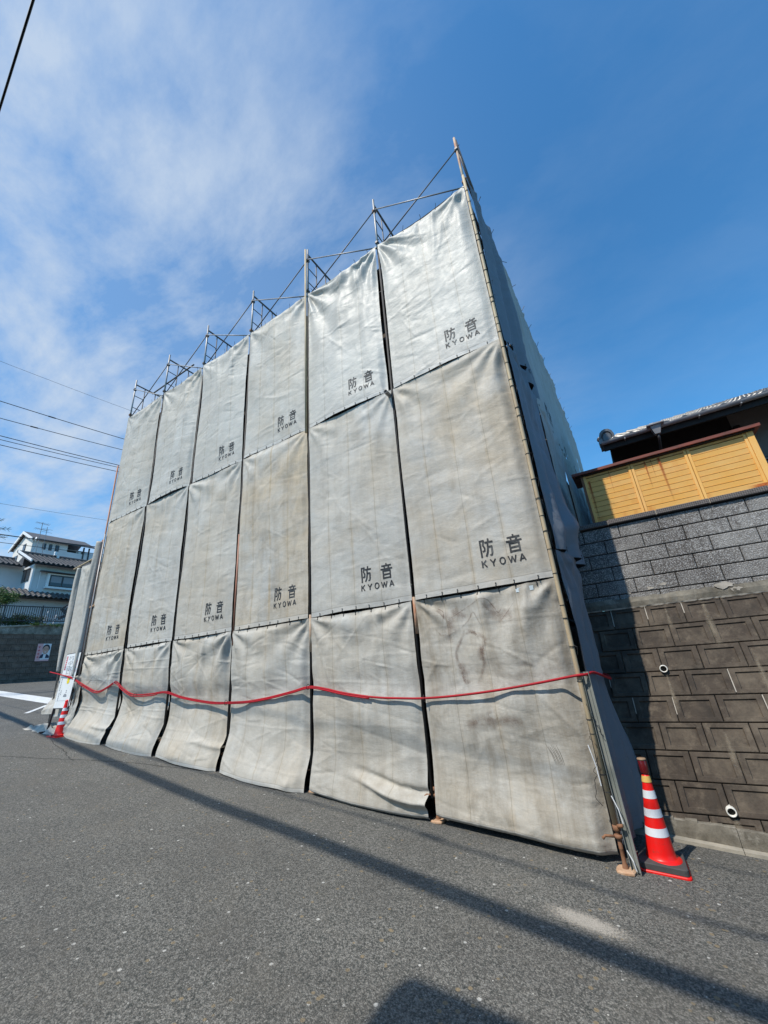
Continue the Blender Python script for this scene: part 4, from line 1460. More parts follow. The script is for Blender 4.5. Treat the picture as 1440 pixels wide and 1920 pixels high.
# ------------------------------------------------------------------ traffic cones
def cone(x, y, label, heavy, lean=(0, 0), rot=0.0, hgt=.70):
    g = G(x)
    t = thing('traffic_cone', (x, y, g), label, 'traffic cone', 'red and white traffic cones')
    ca, sa = math.cos(rot), math.sin(rot)

    def plate(hw, z0, z1, bev, mat, nm, hole=None):
        pts = []
        for cx, cy, a0 in ((1, 1, 0), (-1, 1, 90), (-1, -1, 180), (1, -1, 270)):
            for q in range(4):
                a = R(a0 + q * 30)
                pts.append((cx * (hw - bev) + bev * math.cos(a), cy * (hw - bev) + bev * math.sin(a)))
        pts = [(px * ca - py * sa, px * sa + py * ca) for px, py in pts]
        n = len(pts)
        vs = [(x + a, y + b, g + z0) for a, b in pts] + [(x + a, y + b, g + z1 - .006) for a, b in pts] + [(x + a * .975, y + b * .975, g + z1) for a, b in pts]
        fs = [(i, (i + 1) % n, n + (i + 1) % n, n + i) for i in range(n)] + [(n + i, n + (i + 1) % n, 2 * n + (i + 1) % n, 2 * n + i) for i in range(n)] + [tuple(range(2 * n, 3 * n)), tuple(range(n))[::-1]]
        m = MB().add(vs, fs)
        # follow the street slope
        m.v = [(a, b, c - .078 * (a - x)) for a, b, c in m.v]
        return m.build(nm, mat, t)
    plate(.19, .001, .018, .035, M_CONE, 'base')
    z0 = .018
    if heavy:
        plate(.178, .020, .066, .030, M_RUBBER, 'rubber_weight')
        z0 = .05
    r0, r1 = .128, .030
    rad = lambda z: r0 + (r1 - r0) * (z / hgt) ** .93

    def ax(z):
        return (x + lean[0] * z, y + lean[1] * z, g)
    mb = MB()
    prof = [(rad(0) + .028, z0), (rad(0) + .024, z0 + .012), (rad(.03) + .004, z0 + .020)] + [(rad(z), z) for z in np.linspace(z0 + .03, hgt, 18)] + [(r1 * .8, hgt + .004), (.0, hgt + .004)]
    seg = 36
    vs = []
    for r_, z in prof:
        c = ax(z)
        for q in range(seg):
            a = 2 * math.pi * q / seg
            vs.append((c[0] + r_ * math.cos(a), c[1] + r_ * math.sin(a), g + z))
    mb.add(vs, [(i * seg + q, i * seg + (q + 1) % seg, (i + 1) * seg + (q + 1) % seg, (i + 1) * seg + q) for i in range(len(prof) - 1) for q in range(seg)])
    mb.build('cone_body', M_CONE, t, smooth=True)

    def band(za, zb, mat, nm, e=.0015):
        vs = []
        zs_ = np.linspace(za, zb, 4)
        for z in zs_:
            c = ax(z)
            for q in range(seg):
                a = 2 * math.pi * q / seg
                vs.append((c[0] + (rad(z) + e) * math.cos(a), c[1] + (rad(z) + e) * math.sin(a), g + z))
        MB().add(vs, [(i * seg + q, i * seg + (q + 1) % seg, (i + 1) * seg + (q + 1) % seg, (i + 1) * seg + q) for i in range(3) for q in range(seg)]).build(nm, mat, t, smooth=True)
    for za in (.235, .375, .515):
        band(za, za + .062, M_REFLECT, 'white_band')
    c = ax(hgt)
    if heavy:
        band(.64, .69, M_YTAPE, 'yellow_band', .004)
        MB().lathe([(0, .70), (.033, .702), (.037, .715), (.037, .81), (.034, .815)], (c[0], c[1], g), 20).build('lamp_lens', M_LENS, t, smooth=True)
        MB().lathe([(.034, .815), (.039, .817), (.039, .826), (.034, .832), (0, .833)], (c[0], c[1], g), 20).build('lamp_cap', M_LAMPTOP, t, smooth=True)
    else:
        MB().lathe([(.031, .70), (.034, .705), (.033, .73), (.022, .745), (0, .747)], (c[0], c[1], g), 16).build('cone_tip', M_CONE, t, smooth=True)
    return t


cone(11.275, .20, 'red traffic cone with black rubber weight and dark red lamp beside the right corner', True, (.07, 0), R(4))
cone(-.13, -.17, 'small-looking red traffic cone at the far left in front of the notice board', False, (.03, .0), R(6), .72)

# ------------------------------------------------------------------ right retaining wall
sl = .78 / 2.32
ang = math.atan(sl)
yw = lambda z: .9 + sl * (z + 2.62)
rw = thing('retaining_wall', (12.5, .9, -2.62), 'dark brown moulded-block retaining wall right of the scaffold, under the grey block wall', 'retaining wall')


def block_mesh(w, h, dep=.06, bx=.055, by=.045, rec=.016):
    """stone with a sunk panel; local x along the wall, z up, face at y=0 looking to -y, origin in the lower left"""
    bm_v = []
    c = .006
    def ringr(x0, x1, z0, z1, y):
        return [(x0, y, z0), (x1, y, z0), (x1, y, z1), (x0, y, z1)]
    rings = [ringr(0, w, 0, h, dep), ringr(0, w, 0, h, c), ringr(c, w - c, c, h - c, 0), ringr(bx, w - bx, by, h - by, 0), ringr(bx + .008, w - bx - .008, by + .008, h - by - .008, rec)]
    vs = [p for r_ in rings for p in r_]
    fs = []
    for k_ in range(4):
        for i in range(4):
            a, b = k_ * 4 + i, k_ * 4 + (i + 1) % 4
            fs.append((a, b, b + 4, a + 4))
    fs.append((16, 17, 18, 19))
    return vs, fs


def mk(name, vf, mat):
    me = bpy.data.meshes.new(name)
    me.from_pydata(vf[0], [], vf[1])
    me.materials.append(mat)
    return me


BW, BH = .405, .2745 * 1.0
rowh = .2647 / math.cos(ang) * 1.0
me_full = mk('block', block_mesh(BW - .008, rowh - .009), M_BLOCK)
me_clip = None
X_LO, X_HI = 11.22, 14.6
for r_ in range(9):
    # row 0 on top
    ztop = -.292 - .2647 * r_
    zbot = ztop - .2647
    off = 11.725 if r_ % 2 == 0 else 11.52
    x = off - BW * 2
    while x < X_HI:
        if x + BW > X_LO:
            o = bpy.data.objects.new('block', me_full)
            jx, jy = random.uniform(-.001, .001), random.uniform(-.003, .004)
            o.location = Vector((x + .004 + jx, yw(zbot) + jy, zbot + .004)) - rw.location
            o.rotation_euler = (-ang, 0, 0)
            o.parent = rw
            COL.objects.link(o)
        x += BW
mb = MB().hexa([(X_LO - .25, yw(-2.9) + .055, -3.0), (X_HI + .4, yw(-2.9) + .055, -3.0), (X_HI + .4, 2.4, -3.0), (X_LO - .25, 2.4, -3.0),
                (X_LO - .25, yw(-.29) + .026, -.295), (X_HI + .4, yw(-.29) + .026, -.295), (X_HI + .4, 2.4, -.295), (X_LO - .25, 2.4, -.295)])
mb.build('wall_core', M_MORTAR, rw)
mb = MB()
for q in range(40):     # footing strip with uneven top
    x = X_LO - .2 + q * .1
    z1 = G(x) + .17 + random.uniform(-.008, .008)
    mb.box(x, x + .1 - (q % 9 == 8) * .004, yw(-2.5) - .05 + random.uniform(-.002, .002), yw(-2.5) + .08, G(x) - .2, z1)
mb.build('footing', M_MOSSC, rw)
mb = MB()
for q in range(4):
    x = X_LO - .3 + q * 1.0
    mb.hexa([(x, .80, G(x) - .1), (x + .995, .80, G(x + 1) - .1), (x + .995, .90, G(x + 1) - .1), (x, .90, G(x) - .1), (x, .805, G(x) + .028), (x + .995, .805, G(x + 1) + .028), (x + .995, .90, G(x + 1) + .028), (x, .90, G(x) + .028)])
mb.build('kerb_strip', M_KERB, rw)
# ragged concrete beam between both walls
mb = MB()
n = 60
vs = []
for q in range(n + 1):
    x = X_LO - .2 + (X_HI - X_LO + .5) * q / n
    w_ = random.uniform(-.008, .008)
    vs += [(x, 1.668 + w_, -.288 + random.uniform(-.006, .006)), (x, 1.662 + w_, -.22), (x, 1.675 + w_, -.16 + random.uniform(-.01, .014)), (x, 1.9, -.15)]
mb.add(vs, [(q * 4 + k_, q * 4 + 4 + k_, q * 4 + 5 + k_, q * 4 + 1 + k_) for q in range(n) for k_ in range(3)])
mb.build('concrete_beam', M_MOSSC, rw)
mb = MB()
vs = []
for q in range(n * 2 + 1):
    x = X_LO - .2 + (X_HI - X_LO + .5) * q / n / 2
    t = random.uniform(.004, .012)
    vs += [(x, 1.660, -.292 - t), (x, 1.655, -.292 + t), ]
mb.add(vs, [(q * 2, q * 2 + 2, q * 2 + 3, q * 2 + 1) for q in range(n * 2)])
mb.build('mortar_smear', M_MORTARL, rw)
# pale mortar in some of the upright joints
mb = MB()
for r_ in range(8):
    ztop = -.292 - .2647 * r_
    off = 11.725 if r_ % 2 == 0 else 11.52
    for q in range(-1, 7):
        if random.random() < (.75 if r_ == 0 else .22):
            x = off + BW * q
            z0 = ztop - .255 + random.uniform(0, .12); z1 = ztop - .01
            mb.add([(x - .002, yw(z0) - .002, z0), (x + .008, yw(z0) - .002, z0), (x + .008, yw(z1) - .002, z1), (x - .002, yw(z1) - .002, z1)], [(0, 1, 2, 3)])
mb.build('mortar_in_joints', M_MORTARL, rw, kind='stuff')


def weep(parent, x, y, z, r=.042, nrm='y'):
    MB().lathe([(r * .74, .06), (r * .74, -.045), (r * .8, -.05), (r * .96, -.05), (r, -.045), (r, .06)], (x, y, z), 20, 'y').build('weep_pipe', M_PVC, parent, smooth=True)
    MB().lathe([(0, -.012), (r * .76, -.012)], (x, y, z), 16, 'y').build('bore_shade_disc', M_BLACK, parent)  # black disc painted in for the darkness inside the weep pipe


def wall_streak(x, z0, ln, w):
    V, F, C_ = [], [], []
    for q in range(13):
        t = q / 12
        z = z0 - ln * t
        ww = w * (.35 + .65 * t) * random.uniform(.8, 1.2)
        for k_, cv in ((-1, 0), (0, math.sin(math.pi * min(1, .12 + t * .9)) ** .6), (1, 0)):
            V.append((x + k_ * ww / 2, yw(z) - .009, z)); C_.append(float(max(cv, 0)))
    F = [(3 * q + k_, 3 * q + 3 + k_, 3 * q + 4 + k_, 3 * q + 1 + k_) for q in range(12) for k_ in range(2)]
    o = MB().add(V, F).build('water_streak', M_STREAK, rw)
    o.data.attributes.new('cov', 'FLOAT', 'POINT').data.foreach_set('value', C_)


M_STREAK = M_STAIN.copy()
M_STREAK.name = 'lime_streak'
M_STREAK.node_tree.nodes['Principled BSDF'].inputs['Base Color'].default_value = (.42, .36, .27, 1)
for a_ in ((11.745, -1.12, .42, .07), (11.94, -2.42, .10, .12), (12.35, -.35, .5, .12), (12.9, -1.6, .3, .10), (11.95, -.33, .28, .06), (12.62, -.9, .7, .09), (12.1, -1.7, .35, .09)):
    wall_streak(*a_)
weep(rw, 11.73, yw(-1.06), -1.06)
weep(rw, 11.925, yw(-2.36), -2.36)
weep(rw, 13.4, yw(-1.06), -1.06)

# grey block wall on top
cw = thing('block_wall', (12.9, 1.75, -.15), 'grey split-face block wall with patterned coping standing on the brown retaining wall', 'wall')
CW_, CH_ = .478, .1955
YC = 1.70
bm = bmesh.new()
me_c = mk('grey_block', block_mesh(CW_ - .010, CH_ - .013, .05, .012, .012, -.0005), M_CMU)
for r_ in range(6):
    zb_ = .917 - .035 - CH_ * (r_ + 1)
    off = 11.71 if r_ % 2 == 0 else 11.96
    x = off - CW_ * 2
    while x < X_HI:
        if x + CW_ > X_LO:
            o = bpy.data.objects.new('grey_block', me_c)
            o.location = Vector((x, YC + random.uniform(-.002, .003), zb_)) - cw.location
            if r_ == 5:
                o.location.z += .05
                o.scale = (1, 1, .73)
            o.parent = cw
            COL.objects.link(o)
        x += CW_
MB().box(X_LO - .2, X_HI + .4, YC + .018, YC + .14, -.15, .88).build('wall_core', M_MORTARD, cw)
x = X_LO - .02
first = True
for ww in (.40, .60, .605, .60, .605, .60):
    MB().bbox(x, x + ww - .012, YC - .045, YC + .17, .892, .962, .006).build('coping_stone', M_COPING, cw)
    MB().box(x + ww - .012, x + ww, YC - .030, YC + .165, .895, .955).build('coping_joint', M_MORTARL, cw)
    x += ww
# white efflorescence splashes
mb = MB()
for (cx, cz, rr) in ((11.86, -.07, .05), (12.02, -.04, .04), (12.62, -.16, .10), (12.72, -.22, .06), (11.60, -.10, .03)):
    pts = [(cx + rr * random.uniform(.5, 1.2) * math.cos(a), 1.6605 if cz < -.15 else YC - .003, cz + rr * .5 * random.uniform(.4, 1.2) * math.sin(a)) for a in np.linspace(0, 2 * math.pi, 15)[:-1]]
    mb.add(pts, [tuple(range(14))])
mb.build('lime_splash', M_MORTARL, cw, kind='stuff')

# ------------------------------------------------------------------ yellow louvred enclosure on the wall
ye = thing('yellow_shutter_fence', (12.5, 2.0, .96), 'rust-streaked yellow slatted metal screen with a red-brown cap above the grey block wall', 'screen')
YF = 2.0
zb0, zt0 = .93, 1.84
panels = [(11.43, 12.097, .7), (12.103, 12.812, 1.0), (12.818, 13.50, .6)]
NS = 10
sh_ = (zt0 - zb0 - .07) / NS
for (xa, xb, rs) in panels:
    for q in range(NS):
        z = zb0 + .03 + q * sh_
        vs = [(xa + .035, YF + .004, z), (xb - .035, YF + .004, z), (xb - .035, YF - .004, z + sh_ - .010), (xa + .035, YF - .004, z + sh_ - .010), (xa + .035, YF + .018, z + sh_ - .004), (xb - .035, YF + .018, z + sh_ - .004), (xa + .035, YF + .018, z), (xb - .035, YF + .018, z)]
        o = MB().add(vs, [(0, 1, 2, 3), (3, 2, 5, 4), (6, 0, 3, 4), (1, 7, 5, 2), (6, 7, 1, 0)]).build('slat', M_YELLOW, ye)
        o['rust'] = rs * (.9 if q < 2 else .25)
    for x_ in (xa, xb - .035):
        o = MB().bbox(x_, x_ + .035, YF - .012, YF + .02, zb0, zt0, .003).build('stile', M_YELLOW, ye)
        o['rust'] = .5
    for z_ in (zb0, zt0 - .035):
        o = MB().box(xa + .035, xb - .035, YF - .006, YF + .02, z_, z_ + .03).build('rail', M_YELLOW, ye)
        o['rust'] = rs
MB().box(11.42, 13.52, YF + .022, YF + .05, zb0, zt0 - .01).build('backing', M_YGROOVE, ye)
o = MB().bbox(11.395, 11.428, YF - .02, YF + .6, zb0, zt0, .003).build('end_post', M_RUST, ye)
o = MB().bbox(13.502, 13.575, YF - .02, YF + .6, zb0, zt0, .003).build('end_post', M_YELLOW, ye); o['rust'] = .8
cap = MB().hexa([(11.28, YF - .085, zt0 + .02), (13.66, YF - .085, zt0 + .02), (13.66, YF + .62, zt0 + .05), (11.28, YF + .62, zt0 + .05), (11.28, YF - .085, zt0 + .062), (13.66, YF - .085, zt0 + .062), (13.66, YF + .62, zt0 + .12), (11.28, YF + .62, zt0 + .12)])
cap.build('cap', M_REDCAP, ye)
MB().box(11.32, 13.60, YF - .05, YF - .006, zt0 + .001, zt0 + .018).build('cap_board', M_EAVE, ye)


def run(x, z1, w, ln, slant=0.0):
    n = 10
    vs = []
    for q in range(n + 1):
        t = q / n
        ww = w * (1 - .5 * t)
        vs += [(x - ww / 2 + slant * t, YF - .0135, z1 - ln * t), (x + ww / 2 + slant * t, YF - .0135, z1 - ln * t)]
    mb = MB().add(vs, [(2 * q, 2 * q + 2, 2 * q + 3, 2 * q + 1) for q in range(n)])
    o = mb.build('rust_run', M_RUSTRUN, ye)
    uvl = o.data.uv_layers.new(name='UVMap')
    for p in o.data.polygons:
        for li in p.loop_indices:
            vi = o.data.loops[li].vertex_index
            uvl.data[li].uv = (vi % 2, (vi // 2) / n)


run(12.47, zt0 - .02, .055, .72, .01)
run(12.29, zt0 - .02, .03, .45)
run(12.37, zt0 - .02, .014, .30)
run(11.80, zt0 - .02, .012, .40)
run(13.44, zb0 + .16, .35, .14)
run(11.70, zb0 + .12, .55, .11)
run(11.50, zt0 - .1, .05, .7)

# ------------------------------------------------------------------ neighbour's house
nh = thing('neighbour_house', (14, 5, .8), 'dark traditional house with silver-grey tiled eaves behind the yellow screen', 'house')
EY, EZ = 3.05, 2.78
EX0, EX1 = 11.86, 17.0
pitch = math.tan(R(25.6))
MB().box(EX0 + .12, 13.85, EY + .75, 11.0, .8, EZ + .26).build('wall', M_EAVE, nh)
MB().box(13.85, EX1, EY + .76, 11.0, .8, EZ + .26).build('wall', M_PLASTER, nh)
MB().hexa([(EX0 + .02, EY + .05, EZ - .10), (EX1, EY + .05, EZ - .10), (EX1, EY + 4.5, EZ - .1 + 4.5 * pitch * .95), (EX0 + .02, EY + 4.5, EZ - .1 + 4.5 * pitch * .95),
           (EX0 + .02, EY + .02, EZ - .02), (EX1, EY + .02, EZ - .02), (EX1, EY + 4.5, EZ - .02 + 4.48 * pitch), (EX0 + .02, EY + 4.5, EZ - .02 + 4.48 * pitch)]).build('eave_soffit', M_EAVE, nh)
MB().box(EX0 - .0, EX1, EY - .02, EY + .03, EZ - .15, EZ - .02).build('fascia', M_EAVE, nh)
# gutter: half round
g_ = MB()
vs = []
for q in range(9):
    a = math.pi + math.pi * q / 8
    for x in (EX0 - .02, EX1):
        vs.append((x, EY - .075 + .05 * math.cos(a), EZ - .005 + .05 * math.sin(a)))
g_.add(vs, [(2 * q, 2 * q + 1, 2 * q + 3, 2 * q + 2) for q in range(8)])
g_.build('gutter', M_GUTTER, nh, smooth=True)
for x in np.arange(EX0 + .35, EX1, .55):
    MB().box(x, x + .018, EY - .13, EY - .02, EZ - .075, EZ - .055).build('gutter_bracket', M_GUTTER, nh)
# tile profile
def tile_mesh(w=.265, l=.26):
    n = 8
    vs, fs = [], []
    for j, (yy_, zz2) in enumerate(((0, -.022), (0, .012), (l, .012))):
        for i in range(n + 1):
            t = i / n
            hgt = .030 * math.sin(2 * math.pi * t) * (1 if t < .5 else .45) + .012
            vs.append((t * w, yy_, (hgt if j else hgt - .02) + (.012 if j == 1 else (0 if j == 2 else -.002))))
    for j in range(2):
        for i in range(n):
            a = j * (n + 1) + i
            fs.append((a, a + 1, a + n + 2, a + n + 1))
    return vs, fs


me_t = mk('roof_tile', tile_mesh(), M_KAWARA)
me_t.polygons.foreach_set('use_smooth', [True] * len(me_t.polygons))
cnt = 0
for j in range(17):
    for i in range(17):
        x = EX0 + .14 + i * .265
        if x > EX1: continue
        o = bpy.data.objects.new('roof_tile', me_t)
        yy_ = EY - .06 + j * .23
        o.location = Vector((x, yy_, EZ + .0 + (j * .23) * pitch + random.uniform(-.002, .002))) - nh.location
        o.rotation_euler = (math.atan(pitch) - .03, 0, 0)
        o.parent = nh
        COL.objects.link(o)
        cnt += 1
# verge barrel with an end tile
vb = MB()
for q in range(16):
    y0 = EY - .02 + q * .25
    z0 = EZ + .055 + q * .25 * pitch
    vb.tube([(EX0 + .06, y0, z0), (EX0 + .06, y0 + .255, z0 + .255 * pitch)], [.078, .070], 12)
vb.build('verge_barrel', M_KAWARA, nh, smooth=True)
et = MB()
prof = [(-.12, -.09), (.12, -.09), (.125, .04), (.10, .12), (.055, .165), (0, .18), (-.055, .165), (-.10, .12), (-.125, .04)]
inn = [(a * .72, b * .72 + .0) for a, b in prof]
inn2 = [(a * .5, b * .5 + .0) for a, b in prof]
n = len(prof)
cx, cy, cz = EX0 + .10, EY - .075, EZ + .075
vs = [(cx + a, cy + .06, cz + b) for a, b in prof] + [(cx + a, cy, cz + b) for a, b in prof] + [(cx + a, cy - .004, cz + b) for a, b in inn] + [(cx + a * .95, cy + .02, cz + b * .95) for a, b in inn] + [(cx + a, cy + .006, cz + b) for a, b in inn2]
et.add(vs, [(k_ * n + i, k_ * n + (i + 1) % n, (k_ + 1) * n + (i + 1) % n, (k_ + 1) * n + i) for k_ in range(4) for i in range(n)] + [tuple(range(4 * n, 5 * n))])
et.build('ridge_end_tile', M_KAWARA, nh)
MB().box(EX0 - .04, EX0 + .02, EY - .08, EY + .3, EZ - .02, EZ + .07).build('verge_board', M_GUTTER, nh)
# rain hopper under the gutter
hp = MB().hexa([(12.66, EY - .15, EZ - .17), (12.74, EY - .15, EZ - .17), (12.74, EY - .07, EZ - .17), (12.66, EY - .07, EZ - .17), (12.62, EY - .19, EZ - .02), (12.78, EY - .19, EZ - .02), (12.78, EY - .03, EZ - .02), (12.62, EY - .03, EZ - .02)])
hp.bbox(12.57, 12.83, EY - .22, EY - .01, EZ - .018, EZ + .012, .006)
hp.build('rain_hopper', M_GUTTER, nh)
MB().tube([(12.70, EY - .11, EZ - .17), (12.70, EY - .11, EZ - .24), (12.70, EY + .6, EZ - .5)], .022, 8).build('downpipe', M_DARKTRIM, nh, smooth=True)
# louvred window at the right
MB().box(13.95, 15.2, EY + .70, EY + .75, 1.2, 2.02).build('window_frame', M_DARKTRIM, nh)
for q in range(14):
    z = 1.24 + q * .055
    MB().hexa([(13.98, EY + .655, z), (15.15, EY + .655, z), (15.15, EY + .695, z + .02), (13.98, EY + .695, z + .02), (13.98, EY + .655, z + .008), (15.15, EY + .655, z + .008), (15.15, EY + .695, z + .028), (13.98, EY + .695, z + .028)]).build('louvre_slat', M_GUTTER, nh)
MB().box(13.86, 13.94, EY + .66, EY + .755, .8, EZ - .1).build('corner_timber', M_EAVE, nh)

# ------------------------------------------------------------------ far left retaining wall
lw = thing('retaining_wall', (-21, 5, 0), 'brown moulded-block retaining wall at the far left with a poster on it', 'retaining wall')
XW = -21.0
me_l = mk('block', block_mesh(.474, .320, .06, .065, .05, .024), M_BLOCK_FAR)
for r_ in range(9):
    z = 2.76 - .337 * (r_ + 1) + .004
    off = 4.0 if r_ % 2 == 0 else 4.24
    for q in range(-8, 12):
        y = off + .49 * q
        o = bpy.data.objects.new('block', me_l)
        o.location = Vector((XW + random.uniform(-.004, .004), y + .004, z)) - lw.location
        o.rotation_euler = (0, 0, R(90))
        o.parent = lw
        COL.objects.link(o)
MB().box(XW - .5, XW - .050, -12, 24, -1.0, 2.78).build('wall_core', M_MORTARD, lw)
mb = MB()
n = 40
vs = []
for q in range(n + 1):
    y = -12 + 36 * q / n
    zt = 3.15 + .093 * (y - 3.73)
    zt = min(max(zt, 2.95), 4.2)
    vs += [(XW + .02, y, 2.70), (XW - .02 + random.uniform(-.02, .02), y, zt - .08), (XW - .5, y, zt - .08)]
mb.add(vs, [(q * 3 + k_, q * 3 + 3 + k_, q * 3 + 4 + k_, q * 3 + 1 + k_) for q in range(n) for k_ in range(2)])
mb.build('soil_band', M_MOSSC, lw)
MB().hexa([(XW - .5, -12, 2.85), (XW + .06, -12, 2.85), (XW + .06, 24, 4.95), (XW - .5, 24, 4.95), (XW - .5, -12, 2.93), (XW + .06, -12, 2.93), (XW + .06, 24, 5.03), (XW - .5, 24, 5.03)])
mb = MB()
za = lambda y: 3.15 + .093 * (y - 3.73)
mb.hexa([(XW - .5, 0, za(0) - .08), (XW + .05, 0, za(0) - .08), (XW + .05, 10, za(10) - .08), (XW - .5, 10, za(10) - .08), (XW - .5, 0, za(0)), (XW + .05, 0, za(0)), (XW + .05, 10, za(10)), (XW - .5, 10, za(10))])
mb.build('cap_course', M_KERB, lw)
# poster
ps = thing('election_poster', (XW + .04, 6.17, 1.1), 'pale poster of a dark-suited man with red lettering on the far brown wall', 'poster')
XP = XW + .025


def pq(pts, off):
    out = []
    for u, v in pts:
        a = Vector((XP + off, 5.785, 1.085)); b = Vector((XP + off, 6.50, 1.085)); c_ = Vector((XP + off, 5.785, 2.135)); d_ = Vector((XP + off, 6.50, 2.135))
        out.append(a.lerp(b, u).lerp(c_.lerp(d_, u), v))
    return out


def ell(cu, cv, ru, rv, n=18, a0=0, a1=2 * math.pi):
    return [(cu + ru * math.cos(a), cv + rv * math.sin(a)) for a in np.linspace(a0, a1, n + 1)[:-1]]


mb = MB().hexa(pq([(0, 0), (1, 0), (1, 1), (0, 1)], 0) + pq([(0, 0), (1, 0), (1, 1), (0, 1)], .004))
mb.build('sheet', M_PWHITE, ps)
def layer(nm, pts, off, mat):
    n = len(pts)
    MB().add(pq(pts, off), [tuple(range(n))]).build(nm, mat, ps)
layer('pink_ground', [(0, .08), (.34, .05), (.44, .55), (.40, 1), (0, 1)], .005, M_PPINK)
layer('suit', [(.25, .17), (.98, .17), (.98, .28), (.82, .38), (.62, .44), (.45, .40), (.34, .33)], .006, M_PNAVY)
layer('shirt', [(.52, .17), (.70, .17), (.74, .42), (.55, .42)], .007, M_PWHITE)
layer('hair', ell(.66, .74, .27, .22), .008, M_PB)
layer('face', ell(.64, .63, .215, .235), .009, M_PSKIN)
layer('brow_shadow', ell(.56, .69, .05, .015), .010, M_PB)
layer('brow_shadow', ell(.73, .69, .05, .015), .010, M_PB)
layer('mouth', ell(.645, .52, .07, .022), .010, M_PWHITE)
layer('red_strip', [(0, 0), (1, 0), (1, .10), (0, .07)], .006, M_PPINK)
for v0 in (.80, .60, .40, .22):
    layer('red_character', [(.06, v0), (.25, v0), (.25, v0 + .03), (.06, v0 + .03)], .006, M_PR)
    layer('red_character', [(.14, v0 - .06), (.18, v0 - .06), (.18, v0 + .09), (.14, v0 + .09)], .007, M_PR)
    layer('red_character', [(.04, v0 + .06), (.27, v0 + .06), (.27, v0 + .08), (.04, v0 + .08)], .008, M_PPINK)

# railing on the far wall
rl = thing('railing', (-21.6, 5, 3.3), 'black metal railing with thin bars on top of the far brown wall', 'railing')
XR = -21.35
for z in (4.32, 3.42):
    MB().bar((XR, 0, z), (XR, 9.5, z + .25), .045, .06).build('rail', M_DARKTRIM, rl)
mb = MB()
y = 0.0
while y < 9.5:
    mb.box(XR - .012, XR + .012, y, y + .035, 3.40 + y * .026, 4.32 + y * .026)
    y += .115
mb.build('bar', M_DARKTRIM, rl, kind='stuff')
for y in np.arange(0, 9.6, 1.9):
    MB().box(XR - .03, XR + .03, y, y + .06, 3.1 + y * .05, 4.42 + y * .026).build('post', M_DARKTRIM, rl)
# pale frame of bikes or garden clutter behind the railing
gc = thing('garden_clutter', (-21.8, 6.5, 3.4), 'pale upright frames stored behind the far railing', 'clutter')
for a, b in (((-21.9, 6.05, 3.4), (-21.9, 6.25, 4.3)), ((-21.9, 6.2, 3.4), (-21.9, 6.3, 3.95)), ((-21.9, 5.95, 3.45), (-21.9, 6.35, 3.5)), ((-21.9, 6.65, 3.5), (-21.9, 6.75, 4.1)), ((-21.9, 6.3, 3.9), (-21.9, 6.8, 3.75)), ((-21.9, 6.9, 3.7), (-21.9, 7.2, 3.8))):
    MB().bar(a, b, .06).build('frame_bar', M_WHITETRIM, gc)
for cy in (6.05, 6.75):
    MB().tube([(-21.9, cy + .28 * math.cos(t), 3.70 + .28 * math.sin(t)) for t in np.linspace(0, 6.283, 20)], .018, 5, False).build('hoop', M_GUTTER, gc)

# ------------------------------------------------------------------ foliage
def leaves(n, inside, size, mat, name, parent, seed, clumps=40, cr=.25):
    r = random.Random(seed)
    cs_ = [inside(r) for _ in range(clumps)]
    mb = MB()
    for _ in range(n):
        c = Vector(r.choice(cs_)) + Vector((r.gauss(0, cr), r.gauss(0, cr), r.gauss(0, cr * .7)))
        a = Vector((r.gauss(0, 1), r.gauss(0, 1), r.gauss(0, .6))).normalized()
        b = a.cross(Vector((r.gauss(0, 1), r.gauss(0, 1), r.gauss(0, 1)))).normalized()
        s = size * r.uniform(.6, 1.3)
        mb.add([c - a * s, c + b * s * .45, c + a * s, c - b * s * .45], [(0, 1, 2, 3)])
    return mb.build(name, mat, parent)


def ellip(cx, cy, cz, rx, ry, rz):
    def f(r):
        while True:
            p = (r.uniform(-1, 1), r.uniform(-1, 1), r.uniform(-1, 1))
            q = p[0] ** 2 + p[1] ** 2 + p[2] ** 2
            if .25 < q < 1: return (cx + p[0] * rx, cy + p[1] * ry, cz + p[2] * rz)
    return f


tr_ = thing('garden_tree', (-22.6, 3.6, 3.2), 'small bright green garden tree at the left edge above the far wall', 'tree')
MB().tube([(-22.6, 3.4, 3.1), (-22.6, 3.45, 4.0), (-22.5, 3.6, 4.7)], [.07, .06, .03], 8).build('trunk', M_BARK, tr_, smooth=True)
for e in ((-22.3, 4.2, 4.9), (-22.9, 2.9, 5.0), (-22.6, 3.9, 5.3)):
    MB().tube([(-22.6, 3.45, 4.0), Vector((-22.6, 3.45, 4.2)).lerp(Vector(e), .5) + Vector((0, 0, .1)), e], [.04, .03, .012], 6).build('limb', M_BARK, tr_, smooth=True)
leaves(5200, ellip(-22.5, 3.25, 5.05, .9, 1.35, .62), .055, M_LEAF, 'crown', tr_, 3, 46, .16)
pt = thing('pine_tree', (-14, -.9, 2), 'sparse dark twigs of a conifer reaching in at the left edge', 'tree')
pt.location = (-14, -1.0, G(-14))
MB().tube([(-14, -1.0, G(-14)), (-14, -.95, 4), (-14.05, -.9, 8.2)], [.16, .12, .03], 8).build('trunk', M_BARK, pt, smooth=True)
tips = [((-14, -.93, 6.5), (-14, 1.25, 7.0)), ((-14, -.93, 6.0), (-14, 1.2, 6.55)), ((-14, -.93, 6.9), (-14, .85, 7.35)), ((-14, -.93, 5.6), (-13.6, .85, 6.1)), ((-14, -.93, 7.3), (-14.2, .5, 7.8)), ((-14, -.9, 5.2), (-13.5, -1.9, 5.8)), ((-14, -.9, 6.4), (-14.4, -2.1, 6.9))]
nd = MB()
